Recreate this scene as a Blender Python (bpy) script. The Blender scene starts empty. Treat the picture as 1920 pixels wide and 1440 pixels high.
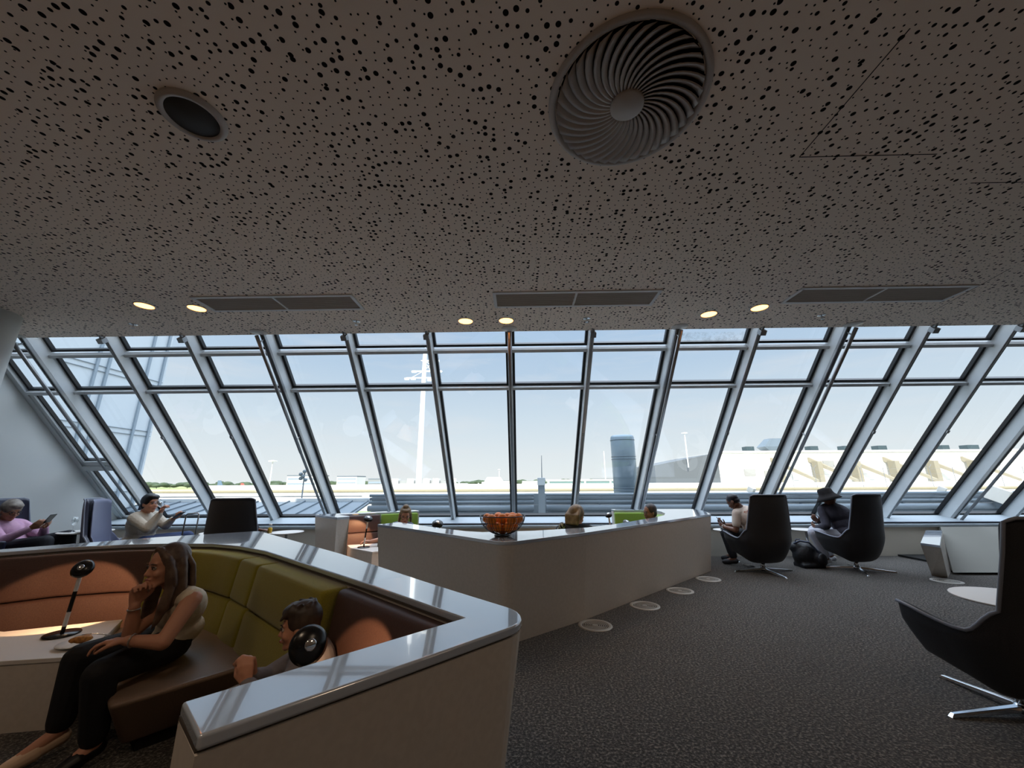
import bpy, bmesh, math, random
from mathutils import Vector, Matrix
V = Vector
random.seed(7)
scene = bpy.context.scene
COL = scene.collection
PI = math.pi

# ------------------------------------------------------------------ camera
cam_d = bpy.data.cameras.new('camera'); cam = bpy.data.objects.new('camera', cam_d); COL.objects.link(cam)
scene.camera = cam
cam_d.sensor_fit = 'HORIZONTAL'; cam_d.sensor_width = 36.0
cam_d.lens = 36.0 * 712.2 / 1920.0
cam_d.clip_start = 0.05; cam_d.clip_end = 6000
def _cam():
    p, r, y = math.radians(14.43), math.radians(-0.32), math.radians(1.125)
    Ry = Matrix(((math.cos(y), math.sin(y), 0), (-math.sin(y), math.cos(y), 0), (0, 0, 1)))
    M = Matrix(((1, 0, 0), (0, 0, -1), (0, 1, 0)))
    Rp = Matrix(((1, 0, 0), (0, math.cos(p), math.sin(p)), (0, -math.sin(p), math.cos(p))))
    Rr = Matrix(((math.cos(r), -math.sin(r), 0), (math.sin(r), math.cos(r), 0), (0, 0, 1)))
    W = (Rr @ Rp @ M @ Ry)
    right, up, back = V(W[0]), -V(W[1]), -V(W[2])
    m = Matrix.Identity(4)
    for i in range(3):
        m[i][0] = right[i]; m[i][1] = up[i]; m[i][2] = back[i]
    m[0][3], m[1][3], m[2][3] = 0, 0, 1.42
    return m
cam.matrix_world = _cam()

# ------------------------------------------------------------------ world, sun, exposure
scene.view_settings.view_transform = 'Standard'
scene.view_settings.look = 'None'
scene.view_settings.gamma = 1.0
scene.view_settings.use_curve_mapping = False
scene.view_settings.exposure = 0.42

def lin(c):
    if isinstance(c, str):
        c = [int(c[i:i+2], 16) / 255 for i in (0, 2, 4)]
        c = [x / 12.92 if x <= 0.04045 else ((x + 0.055) / 1.055) ** 2.4 for x in c]
    return (c[0], c[1], c[2], 1.0)

world = bpy.data.worlds.new('sky'); scene.world = world
world.use_nodes = True
nt = world.node_tree; nt.nodes.clear()
def N(nt, t, **k):
    n = nt.nodes.new(t)
    for a, b in k.items(): setattr(n, a, b)
    return n
_o = N(nt, 'ShaderNodeOutputWorld'); _b = N(nt, 'ShaderNodeBackground'); _b.inputs['Strength'].default_value = 0.80
_tc = N(nt, 'ShaderNodeTexCoord'); _sx = N(nt, 'ShaderNodeSeparateXYZ')
_r = N(nt, 'ShaderNodeValToRGB'); cr = _r.color_ramp
cr.elements[0].position = 0.0; cr.elements[0].color = lin('ebf0f1')
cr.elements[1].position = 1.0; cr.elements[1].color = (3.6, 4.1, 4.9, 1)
for p_, c_ in ((0.06, 'e2eaef'), (0.16, 'd0dfec'), (0.28, 'b9cfe6'), (0.45, 'a6c2e2')):
    e = cr.elements.new(p_); e.color = lin(c_)
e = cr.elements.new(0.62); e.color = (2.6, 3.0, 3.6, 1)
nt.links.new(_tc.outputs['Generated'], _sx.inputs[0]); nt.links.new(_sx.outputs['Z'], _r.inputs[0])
_mp = N(nt, 'ShaderNodeMapping'); _mp.inputs['Scale'].default_value = (1.3, 1.3, 9)
_n = N(nt, 'ShaderNodeTexNoise'); _n.inputs['Scale'].default_value = 2.2; _n.inputs['Detail'].default_value = 6
_n.inputs['Roughness'].default_value = 0.6
_cr = N(nt, 'ShaderNodeValToRGB'); _cr.color_ramp.elements[0].position = 0.5; _cr.color_ramp.elements[1].position = 0.75
_cr.color_ramp.elements[0].color = (0, 0, 0, 1); _cr.color_ramp.elements[1].color = (0.4, 0.4, 0.4, 1)
_mx = N(nt, 'ShaderNodeMix', data_type='RGBA'); _mx.inputs[7].default_value = lin('e9e8ea')
nt.links.new(_tc.outputs['Generated'], _mp.inputs[0]); nt.links.new(_mp.outputs[0], _n.inputs[0])
nt.links.new(_n.outputs[0], _cr.inputs[0]); nt.links.new(_cr.outputs[0], _mx.inputs[0])
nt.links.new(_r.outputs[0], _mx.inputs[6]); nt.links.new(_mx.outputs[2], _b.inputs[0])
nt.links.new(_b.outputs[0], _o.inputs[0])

def light(name, kind, loc, energy, color, direction=None, **k):
    d = bpy.data.lights.new(name, kind); d.energy = energy; d.color = color
    for a, b in k.items(): setattr(d, a, b)
    o = bpy.data.objects.new(name, d); COL.objects.link(o); o.location = loc
    if direction is not None: o.rotation_euler = V(direction).to_track_quat('-Z', 'Y').to_euler()
    return o
light('sun', 'SUN', (0, 0, 40), 3.9, (1.0, 0.94, 0.84), (0.22, 0.80, -0.52), angle=0.01)
WARM = (1.0, 0.60, 0.28)
# added unseen warm spots further back, standing in for the lounge's rear lamps
for lx in (-5, -1.5, 2, 5.5):
    for ly in (-4.2, -1.8):
        light('room_fill_spot', 'SPOT', (lx, ly, 3.66), 300, (1.0, 0.74, 0.52), (0, 0, -1), spot_size=1.45, spot_blend=0.7, shadow_soft_size=0.08)

for lx in (-4.5, -1.2, 2.2, 5.6):  # added unseen fill spots that brighten booth faces and floor
    light('room_fill_spot', 'SPOT', (lx, 0.2, 3.66), 55, (1.0, 0.76, 0.54), (0, 0.05, -1), spot_size=2.7, spot_blend=1.0, shadow_soft_size=0.25)

# ------------------------------------------------------------------ materials
MATS = {}
def mat(name, color, rough=0.5, metal=0.0, spec=0.5, bump=None, noise=None, emit=None, coat=0.0, sheen=0.0, alpha=None, trans=0.0):
    if name in MATS: return MATS[name]
    m = bpy.data.materials.new(name); m.use_nodes = True; MATS[name] = m
    t = m.node_tree; p = t.nodes['Principled BSDF']
    p.inputs['Base Color'].default_value = lin(color); p.inputs['Roughness'].default_value = rough
    p.inputs['Metallic'].default_value = metal; p.inputs['Specular IOR Level'].default_value = spec
    p.inputs['Coat Weight'].default_value = coat; p.inputs['Sheen Weight'].default_value = sheen
    p.inputs['Transmission Weight'].default_value = trans
    if emit:
        p.inputs['Emission Color'].default_value = lin(emit[0]); p.inputs['Emission Strength'].default_value = emit[1]
    tc = None
    if noise or bump:
        tc = N(t, 'ShaderNodeTexCoord')
    if noise:   # (scale, colour2, contrast lo, hi, detail)
        n = N(t, 'ShaderNodeTexNoise'); n.inputs['Scale'].default_value = noise[0]; n.inputs['Detail'].default_value = noise[4] if len(noise) > 4 else 4
        r = N(t, 'ShaderNodeValToRGB'); r.color_ramp.elements[0].position = noise[2]; r.color_ramp.elements[1].position = noise[3]
        r.color_ramp.elements[0].color = lin(color); r.color_ramp.elements[1].color = lin(noise[1])
        t.links.new(tc.outputs['Object'], n.inputs[0]); t.links.new(n.outputs[0], r.inputs[0]); t.links.new(r.outputs[0], p.inputs['Base Color'])
    if bump:    # (scale, strength, distance)
        n = N(t, 'ShaderNodeTexNoise'); n.inputs['Scale'].default_value = bump[0]; n.inputs['Detail'].default_value = 3
        b = N(t, 'ShaderNodeBump'); b.inputs['Strength'].default_value = bump[1]; b.inputs['Distance'].default_value = bump[2]
        t.links.new(tc.outputs['Object'], n.inputs[0]); t.links.new(n.outputs[0], b.inputs['Height']); t.links.new(b.outputs[0], p.inputs['Normal'])
    return m

def glass_mat(name, tint=(0.965, 0.985, 0.98), refl=0.05, rough=0.0):
    m = bpy.data.materials.new(name); m.use_nodes = True; t = m.node_tree; t.nodes.clear()
    o = N(t, 'ShaderNodeOutputMaterial'); mx = N(t, 'ShaderNodeMixShader'); tr = N(t, 'ShaderNodeBsdfTransparent'); g = N(t, 'ShaderNodeBsdfGlossy')
    tr.inputs[0].default_value = (*tint, 1); g.inputs['Roughness'].default_value = rough; g.inputs[0].default_value = (1, 1, 1, 1)
    f = N(t, 'ShaderNodeLayerWeight')
    pw = N(t, 'ShaderNodeMath', operation='POWER'); pw.inputs[1].default_value = 5.0
    mm = N(t, 'ShaderNodeMath', operation='MULTIPLY_ADD'); mm.inputs[1].default_value = 0.9; mm.inputs[2].default_value = refl
    t.links.new(f.outputs['Facing'], pw.inputs[0]); t.links.new(pw.outputs[0], mm.inputs[0]); t.links.new(mm.outputs[0], mx.inputs[0])
    t.links.new(tr.outputs[0], mx.inputs[1]); t.links.new(g.outputs[0], mx.inputs[2]); t.links.new(mx.outputs[0], o.inputs[0])
    return m

def ceiling_mat():
    m = bpy.data.materials.new('perforated_plaster'); m.use_nodes = True; t = m.node_tree; p = t.nodes['Principled BSDF']
    p.inputs['Roughness'].default_value = 0.9; p.inputs['Specular IOR Level'].default_value = 0.1
    tc = N(t, 'ShaderNodeTexCoord')
    vo = N(t, 'ShaderNodeTexVoronoi', voronoi_dimensions='2D', feature='F1'); vo.inputs['Scale'].default_value = 1 / 0.054; vo.inputs['Randomness'].default_value = 0.78
    t.links.new(tc.outputs['Object'], vo.inputs['Vector'])
    sc = N(t, 'ShaderNodeSeparateColor'); t.links.new(vo.outputs['Color'], sc.inputs[0])
    # radius from the cell's random number: few big, some middle, many small holes
    r = N(t, 'ShaderNodeValToRGB'); cr = r.color_ramp; cr.interpolation = 'CONSTANT'
    cr.elements[0].position = 0.0; cr.elements[0].color = (0.28,) * 3 + (1,)
    cr.elements[1].position = 0.15; cr.elements[1].color = (0.195,) * 3 + (1,)
    e = cr.elements.new(0.36); e.color = (0.10,) * 3 + (1,)
    t.links.new(sc.outputs[0], r.inputs[0])
    sub = N(t, 'ShaderNodeMath', operation='SUBTRACT'); t.links.new(r.outputs[0], sub.inputs[0]); t.links.new(vo.outputs['Distance'], sub.inputs[1])
    mr = N(t, 'ShaderNodeMapRange'); mr.inputs['From Min'].default_value = -0.012; mr.inputs['From Max'].default_value = 0.012
    t.links.new(sub.outputs[0], mr.inputs['Value'])
    mx = N(t, 'ShaderNodeMix', data_type='RGBA'); mx.inputs[6].default_value = lin('f3e2d2'); mx.inputs[7].default_value = lin('181412')
    t.links.new(mr.outputs[0], mx.inputs[0]); t.links.new(mx.outputs[2], p.inputs['Base Color'])
    b = N(t, 'ShaderNodeBump'); b.invert = True; b.inputs['Strength'].default_value = 0.6; b.inputs['Distance'].default_value = 0.004
    t.links.new(mr.outputs[0], b.inputs['Height']); t.links.new(b.outputs[0], p.inputs['Normal'])
    return m

def carpet_mat():
    m = bpy.data.materials.new('grey_fleck_carpet'); m.use_nodes = True; t = m.node_tree; p = t.nodes['Principled BSDF']
    p.inputs['Roughness'].default_value = 1.0; p.inputs['Specular IOR Level'].default_value = 0.05; p.inputs['Sheen Weight'].default_value = 0.25
    tc = N(t, 'ShaderNodeTexCoord')
    n1 = N(t, 'ShaderNodeTexNoise'); n1.inputs['Scale'].default_value = 62; n1.inputs['Detail'].default_value = 4; n1.inputs['Roughness'].default_value = 0.7
    n2 = N(t, 'ShaderNodeTexNoise'); n2.inputs['Scale'].default_value = 3; n2.inputs['Detail'].default_value = 3
    t.links.new(tc.outputs['Object'], n1.inputs[0]); t.links.new(tc.outputs['Object'], n2.inputs[0])
    r = N(t, 'ShaderNodeValToRGB'); cr = r.color_ramp; cr.elements[0].position = 0.42; cr.elements[0].color = lin('141312')
    cr.elements[1].position = 0.64; cr.elements[1].color = lin('968f86')
    e = cr.elements.new(0.52); e.color = lin('45413d')
    t.links.new(n1.outputs[0], r.inputs[0])
    mx = N(t, 'ShaderNodeMix', data_type='RGBA', blend_type='MULTIPLY'); mx.inputs[0].default_value = 0.35
    t.links.new(r.outputs[0], mx.inputs[6]); t.links.new(n2.outputs[0], mx.inputs[7]); t.links.new(mx.outputs[2], p.inputs['Base Color'])
    b = N(t, 'ShaderNodeBump'); b.inputs['Strength'].default_value = 0.8; b.inputs['Distance'].default_value = 0.01
    t.links.new(n1.outputs[0], b.inputs['Height']); t.links.new(b.outputs[0], p.inputs['Normal'])
    return m

def stripes_mat(name, c1, c2, scale, axis=2, duty=0.5, rough=0.5, metal=0.0):
    m = bpy.data.materials.new(name); m.use_nodes = True; t = m.node_tree; p = t.nodes['Principled BSDF']
    p.inputs['Roughness'].default_value = rough; p.inputs['Metallic'].default_value = metal
    tc = N(t, 'ShaderNodeTexCoord'); s = N(t, 'ShaderNodeSeparateXYZ'); t.links.new(tc.outputs['Object'], s.inputs[0])
    mu = N(t, 'ShaderNodeMath', operation='MULTIPLY'); mu.inputs[1].default_value = scale; t.links.new(s.outputs[axis], mu.inputs[0])
    fr = N(t, 'ShaderNodeMath', operation='FRACT'); t.links.new(mu.outputs[0], fr.inputs[0])
    gt = N(t, 'ShaderNodeMath', operation='GREATER_THAN'); gt.inputs[1].default_value = duty; t.links.new(fr.outputs[0], gt.inputs[0])
    mx = N(t, 'ShaderNodeMix', data_type='RGBA'); mx.inputs[6].default_value = lin(c1); mx.inputs[7].default_value = lin(c2)
    t.links.new(gt.outputs[0], mx.inputs[0]); t.links.new(mx.outputs[2], p.inputs['Base Color'])
    return m

M_CEIL = ceiling_mat(); M_CARPET = carpet_mat()
M_WALL = mat('painted_wall', 'd5d8d6', 0.7, bump=(60, 0.05, 0.002))
M_WALLW = mat('warm_back_wall', '9a8674', 0.8)
M_PARA = mat('parapet_panel', 'c2bcb0', 0.6, bump=(200, 0.05, 0.001))
M_ALU = mat('satin_aluminium', 'c6cccf', 0.40, 0.1, noise=(3, 'd2d6d8', 0.3, 0.7))
M_ALU2 = mat('silver_tube', '9a9c9e', 0.35, 0.6)
M_BLACK = mat('black_gasket', '0c0d12', 0.35)
M_SOLID = mat('greige_solid_surface', 'd2cac0', 0.42, noise=(40, 'cdc5bb', 0.4, 0.6), bump=(400, 0.03, 0.0005))
M_LEDGE = mat('polished_white_ledge', 'b0bac8', 0.14, spec=1.0, coat=1.0, bump=(9, 0.04, 0.002))
for _k in ('IOR', 'Coat IOR'): M_LEDGE.node_tree.nodes['Principled BSDF'].inputs[_k].default_value = 1.8
M_TABLE = mat('white_tabletop', 'd9d4ce', 0.3)
M_GREEN = mat('moss_green_wool', '857c28', 0.95, spec=0.1, sheen=0.3, noise=(220, '968c36', 0.35, 0.65), bump=(300, 0.35, 0.003))
M_GREEN2 = mat('leaf_green_wool', '6d8a22', 0.95, sheen=0.3, noise=(220, '7c9a30', 0.35, 0.65), bump=(300, 0.3, 0.003))
M_BROWN = mat('brown_leather', '4a3632', 0.5, spec=0.3, noise=(160, '553f39', 0.35, 0.65), bump=(240, 0.25, 0.002))
M_SEAT = mat('taupe_leather', '7c6858', 0.38, noise=(160, '857060', 0.35, 0.65), bump=(240, 0.25, 0.002))
M_CHAIR = mat('charcoal_wool', '1c1d22', 0.95, sheen=0.15, noise=(300, '2a2b30', 0.35, 0.65), bump=(350, 0.35, 0.002))
M_CHAIRL = mat('midnight_leather', '23263a', 0.42, bump=(200, 0.15, 0.002))
M_CHROME = mat('chrome', 'd9dce0', 0.12, 1.0)
M_PLASTIC = mat('black_plastic', '101114', 0.25)
M_WHITEP = mat('white_plastic', 'd8d4ce', 0.35)
M_OFFWHITE = mat('off_white_metal', 'b8aea6', 0.45)
M_DARKGREY = mat('dark_grey_mesh', '34302d', 0.7, bump=(500, 0.4, 0.002))
M_VOID = mat('dark_void', '060505', 0.9)
M_GLOW = mat('warm_led', 'ffd9a0', 0.5, emit=('ffca80', 1.6))
M_GLASS = glass_mat('window_glass')
M_GLASSC = glass_mat('clear_drinking_glass', (0.93, 0.95, 0.95), 0.12)

# ------------------------------------------------------------------ mesh helpers
class B:
    """collects shapes in one mesh"""
    def __init__(s): s.bm = bmesh.new()
    def face(s, pts):
        return s.bm.faces.new([s.bm.verts.new(p) for p in pts])
    def hexa(s, lo, hi):
        n = len(lo); a = [s.bm.verts.new(p) for p in lo]; b = [s.bm.verts.new(p) for p in hi]
        s.bm.faces.new(a[::-1]); s.bm.faces.new(b)
        for i in range(n): s.bm.faces.new((a[i], a[(i+1) % n], b[(i+1) % n], b[i]))
        return s
    def box(s, c, d, rz=0, rot=None):
        x, y, z = [k / 2 for k in d]
        R = rot if rot is not None else Matrix.Rotation(rz, 3, 'Z')
        c = V(c)
        lo = [c + R @ V(p) for p in ((-x, -y, -z), (x, -y, -z), (x, y, -z), (-x, y, -z))]
        hi = [c + R @ V(p) for p in ((-x, -y, z), (x, -y, z), (x, y, z), (-x, y, z))]
        return s.hexa(lo, hi)
    def prism(s, poly, z0, z1, poly1=None):
        q = poly1 or poly
        return s.hexa([(p[0], p[1], z0) for p in poly], [(p[0], p[1], z1) for p in q])
    def rings(s, rings, cap=True, close=True):
        vs = [[s.bm.verts.new(p) for p in r] for r in rings]; n = len(vs[0])
        for a, b in zip(vs, vs[1:]):
            for i in range(n if close else n - 1):
                s.bm.faces.new((a[i], a[(i+1) % n], b[(i+1) % n], b[i]))
        if cap: s.bm.faces.new(vs[0][::-1]); s.bm.faces.new(vs[-1])
        return s
    def tube(s, path, r, n=10, cap=True):
        path = [V(p) for p in path]; rs = r if isinstance(r, (list, tuple)) else [r] * len(path); rings = []
        prev = None
        for i, p in enumerate(path):
            t = (path[min(i+1, len(path)-1)] - path[max(i-1, 0)]).normalized()
            if prev is None:
                a = t.orthogonal().normalized()
            else:
                a = (prev - t * prev.dot(t))
                a = a.normalized() if a.length > 1e-6 else t.orthogonal().normalized()
            prev = a; b = t.cross(a)
            rings.append([p + (a * math.cos(k * 2 * PI / n) + b * math.sin(k * 2 * PI / n)) * rs[i] for k in range(n)])
        return s.rings(rings, cap)
    def lathe(s, prof, c=(0, 0, 0), n=32, axis=None, cap=True):
        c = V(c); R = V((0, 0, 1)).rotation_difference(V(axis)).to_matrix() if axis is not None else Matrix.Identity(3)
        rings = [[c + R @ V((r * math.cos(k * 2 * PI / n), r * math.sin(k * 2 * PI / n), z)) for k in range(n)] for r, z in prof]
        return s.rings(rings, cap)
    def cap(s, p0, r0, p1, r1, n=10):
        p0, p1 = V(p0), V(p1); d = p1 - p0; L = d.length
        if L < 1e-5: d = V((0, 0, 1)); L = 1e-5
        d = d.normalized(); path, rs = [], []
        for k in (0.05, 0.5, 0.87): path.append(p0 - d * r0 * math.sqrt(1 - k * k)); rs.append(r0 * k)
        path.append(p0); rs.append(r0); path.append(p1); rs.append(r1)
        for k in (0.87, 0.5, 0.05): path.append(p1 + d * r1 * math.sqrt(1 - k * k)); rs.append(r1 * k)
        a = d.orthogonal().normalized(); b = d.cross(a)
        return s.rings([[p + (a * math.cos(k * 2 * PI / n) + b * math.sin(k * 2 * PI / n)) * q for k in range(n)] for p, q in zip(path, rs)])
    def chain(s, pts, rs, n=10):
        for i in range(len(pts) - 1): s.cap(pts[i], rs[i], pts[i+1], rs[i+1], n)
        return s
    def ell(s, c, ax, n=14, m=9):
        """ellipsoid; ax = three radius vectors"""
        c = V(c); ax = [V(a) for a in ax]; rings = []
        for j in range(m + 1):
            t = PI * (0.02 + 0.96 * j / m)
            rings.append([c + ax[0] * math.sin(t) * math.cos(2 * PI * k / n) + ax[1] * math.sin(t) * math.sin(2 * PI * k / n) - ax[2] * math.cos(t) for k in range(n)])
        return s.rings(rings)
    def sphere(s, c, r, n=14, m=9): return s.ell(c, ((r, 0, 0), (0, r, 0), (0, 0, r)), n, m)
    def build(s, name, material, parent=None, smooth=False, bevel=0, seg=2, loc=None, remesh=None, relax=3, subsurf=0, solid=0, soff=-1, bang=30):
        bmesh.ops.recalc_face_normals(s.bm, faces=s.bm.faces)
        me = bpy.data.meshes.new(name); s.bm.to_mesh(me); s.bm.free(); me.materials.append(material)
        o = bpy.data.objects.new(name, me); COL.objects.link(o)
        if smooth or remesh:
            for p in me.polygons: p.use_smooth = True
        if parent is not None:
            o.parent = parent
            if loc != 'local': o.matrix_parent_inverse = parent.matrix_basis.inverted()
        if solid:
            d = o.modifiers.new('thick', 'SOLIDIFY'); d.thickness = solid; d.offset = soff
        if subsurf:
            d = o.modifiers.new('round', 'SUBSURF'); d.levels = subsurf; d.render_levels = subsurf
        if remesh:
            d = o.modifiers.new('skin', 'REMESH'); d.mode = 'VOXEL'; d.voxel_size = remesh; d.use_smooth_shade = True
            d = o.modifiers.new('relax', 'SMOOTH'); d.iterations = relax; d.factor = 0.6
        if bevel:
            d = o.modifiers.new('bevel', 'BEVEL'); d.width = bevel; d.segments = seg; d.limit_method = 'ANGLE'; d.angle_limit = math.radians(bang)
            if smooth or seg > 2:
                for p in me.polygons: p.use_smooth = True
                d.harden_normals = True
        return o

def tag(o, label, cat, group=None, kind=None):
    o['label'] = label; o['category'] = cat
    if group: o['group'] = group
    if kind: o['kind'] = kind
    return o
def struct(o): o['kind'] = 'structure'; return o
def thing(name, label, cat, loc=(0, 0, 0), rz=0, group=None):
    o = bpy.data.objects.new(name, None); o.empty_display_size = 0.1; COL.objects.link(o)
    o.location = loc; o.rotation_euler = (0, 0, rz)
    return tag(o, label, cat, group)
def copy_tree(o, parent=None):
    c = o.copy(); COL.objects.link(c)
    if parent is not None: c.parent = parent
    for ch in [x for x in bpy.data.objects if x.parent == o]: copy_tree(ch, c)
    return c
def dup(o, loc, rz, label, group=None):
    c = copy_tree(o); c.location = loc; c.rotation_euler = (0, 0, rz); c['label'] = label
    if group: c['group'] = group
    return c

# ------------------------------------------------------------------ room shell
CZ = 3.70           # ceiling height
SL = math.radians(45.81); WY, WZ = 5.956, 3.575   # the glazing plane at its upper transom
def win(X, L, d=0.0):      # L metres down the slope, d metres into the room
    return V((X, WY + L * math.cos(SL) - d * math.sin(SL), WZ - L * math.sin(SL) - d * math.cos(SL)))
def slab(b, x0, x1, L0, L1, d0, d1):
    return b.hexa([win(x0, L0, d0), win(x1, L0, d0), win(x1, L1, d0), win(x0, L1, d0)],
                  [win(x0, L0, d1), win(x1, L0, d1), win(x1, L1, d1), win(x0, L1, d1)])

struct(B().box((2.5, 1.1, -0.1), (23.4, 14.3, 0.2)).build('floor', M_CARPET))
b = B().box((2.5, -0.27, CZ + 0.1), (23.4, 11.65, 0.2)); struct(b.build('ceiling', M_CEIL))
struct(B().box((2.5, -6.1, 1.95), (23.4, 0.2, 3.9)).build('wall_back', M_WALLW))
def side_wall(x0, x1):
    pts = [(-6.0, 0), (8.9, 0), (8.9, 0.56)] + [(win(0, L, -0.02).y, win(0, L, -0.02).z) for L in (4.18, -0.45)] + [(-6.0, 3.9)]
    return B().hexa([(x0, y, z) for y, z in pts], [(x1, y, z) for y, z in pts])
struct(side_wall(-9.2, -8.90).build('wall_left', M_WALL))
struct(side_wall(14.0, 14.3).build('wall_right', M_WALL))
# unseen mass above the lounge, added to keep sun off the pipes outside
struct(B().box((2.5, -1.2, 7.6), (24, 9.6, 7.2)).build('upper_sun_block', M_WALL))
# access panel joints in the ceiling
b = B()
for p, q in (((2.058, 2.312), (2.058, 1.50)), ((2.058, 2.312), (3.04, 2.312)), ((3.604, 2.602), (4.6, 2.606)), ((5.83, 5.12), (5.50, 3.90))):
    p, q = V((*p, CZ)), V((*q, CZ)); d = q - p
    b.box((p + q) / 2, (d.length, 0.005, 0.004), math.atan2(d.y, d.x))
struct(b.build('trim_1', M_VOID))
# parapet below the glazing, window board
b = B(); b.hexa([(x, y, z) for x, y, z in ((-8.9, 8.03, 0), (14, 8.03, 0), (14, 8.03, 0.535), (-8.9, 8.03, 0.535))],
                [(x, y, z) for x, y, z in ((-8.9, 9.0, 0), (14, 9.0, 0), (14, 9.0, 0.535), (-8.9, 9.0, 0.535))])
struct(b.build('wall_front', M_PARA))
M_SILL = mat('window_board_grey', '9aa4aa', 0.45)
b = B(); b.box((2.55, 8.02, 0.545), (22.9, 0.03, 0.035)); b.box((2.55, 8.14, 0.565), (22.9, 0.22, 0.022)); struct(b.build('trim_2', M_SILL))
b = B(); b.hexa([(-8.9, 8.22, 0.54), (14, 8.22, 0.54), (14, 8.9, 0.54), (-8.9, 8.9, 0.54)], [(-8.9, 8.22, 0.60), (14, 8.22, 0.60), (14, 8.76, 0.69), (-8.9, 8.76, 0.69)])
struct(b.build('trim_3', M_SILL))
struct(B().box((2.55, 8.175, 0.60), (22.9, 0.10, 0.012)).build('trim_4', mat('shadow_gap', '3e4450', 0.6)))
# column, ceiling meets it top left
struct(B().lathe([(0.36, 0), (0.36, 3.7)], (-7.26, 4.57, 0), 40).build('trim_5', M_WALL, smooth=True, bevel=0))

# ------------------------------------------------------------------ sloped glazing: one window per bay
S = 1.3; X0 = -0.145; L2, LB, MW = 0.716, 4.02, 0.066
VENT = (-6, -3, 0, 2, 4, 7)
n = 0
for i in range(-7, 11):
    xl = X0 + i * S + MW / 2; xr = X0 + (i + 1) * S - MW / 2
    if i == -7: xl = -8.80
    n += 1
    w = bpy.data.objects.new('window_%d' % n, None); COL.objects.link(w); w.location = win((xl + xr) / 2, LB, 0); struct(w)
    # mullion on the left edge of the bay
    b = B()
    if i == -7: slab(b, -8.90, -8.80, -0.5, 4.3, -0.03, 0.07)
    else: slab(b, xl - MW, xl, -0.5, 4.3, -0.03, 0.20)
    b.build('mullion', M_ALU, w, bevel=0.004)
    rows = [(-0.5, -0.03), (0.05, L2 - 0.0), (L2 + 0.05, LB)]
    if i == -7: rows = [(-0.5, -0.03), (0.05, L2), (L2 + 0.05, 2.46), (2.56, LB)]
    for L in [0.0, L2] + ([2.46] if i == -7 else []):
        slab(B(), xl, xr, L, L + (0.055 if L < 2 else 0.10), -0.02, 0.085).build('transom', M_ALU, w, bevel=0.003)
    slab(B(), xl, xr, LB, LB + 0.16, -0.03, 0.06).build('sill', M_ALU, w, bevel=0.003)
    for a, c in rows:
        sash = i == -7 and a > 0.6
        x0, x1, y0, y1 = xl, xr, a, c
        if sash:
            b = B()
            for q in ((xl, xl + 0.07, a, c), (xr - 0.04, xr, a, c), (xl, xr, a, a + 0.04), (xl, xr, c - 0.10, c)): slab(b, *q, 0.0, 0.05)
            b.build('sash', M_ALU, w, bevel=0.006); x0, x1, y1 = xl + 0.07, xr - 0.04, c - 0.10
        g = 0.022 if sash else 0.042
        b = B()
        for q in ((x0, x0 + g, y0, y1), (x1 - g, x1, y0, y1), (x0 + g, x1 - g, y1 - g, y1), (x0 + g, x1 - g, y0, y0 + 0.01)): slab(b, *q, -0.045, 0.012)
        b.build('gasket', M_BLACK, w)
        b = B(); b.bm.faces.new([b.bm.verts.new(p) for p in (win(x0 + g, y0, -0.02), win(x1 - g, y0, -0.02), win(x1 - g, y1 - g, -0.02), win(x0 + g, y1 - g, -0.02))])
        pane = b.build('pane', M_GLASS, w)
    xm = xl - MW / 2
    if i in VENT:
        for dx in (-0.024, 0.024):
            slab(B(), xm + dx - 0.010, xm + dx + 0.010, -0.40, 3.98, 0.20, 0.245).build('guide_rail', M_ALU2, w, bevel=0.003)
        B().tube([win(xm, -0.42, 0.36), win(xm, 1.9, 0.36), win(xm, 1.9, 0.36), win(xm, 4.05, 0.34)], [0.027, 0.027, 0.023, 0.023], 14).build('opening_rod', M_ALU2, w, smooth=True)
        for L in (-0.3, 1.62, 3.9):
            B().cap(win(xm, L, 0.23), 0.012, win(xm, L, 0.36), 0.012, 8).build('bracket', M_ALU2, w, smooth=True)
        B().lathe([(0.12, 0.0), (0.115, -0.010), (0.03, -0.016)], (xm, 5.44, CZ), 24).build('ceiling_collar', M_WHITEP, w, smooth=True)
    elif i > -7:
        b = B(); slab(b, xm - 0.045, xm + 0.045, -0.36, -0.28, 0.195, 0.29); slab(b, xm - 0.016, xm + 0.016, -0.42, -0.28, 0.20, 0.25)
        b.build('blind_bracket', M_ALU2, w, bevel=0.004)
        slab(B(), xm - 0.011, xm + 0.011, -0.3, 4.06, 0.200, 0.214).build('blind_guide', M_ALU2, w)
        slab(B(), xm - 0.022, xm + 0.022, 1.62, 1.68, 0.20, 0.225).build('guide_clip', M_ALU2, w, bevel=0.003)
        slab(B(), xm - 0.035, xm + 0.035, 4.0, 4.12, 0.16, 0.24).build('guide_foot', M_ALU2, w, bevel=0.003)

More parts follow.
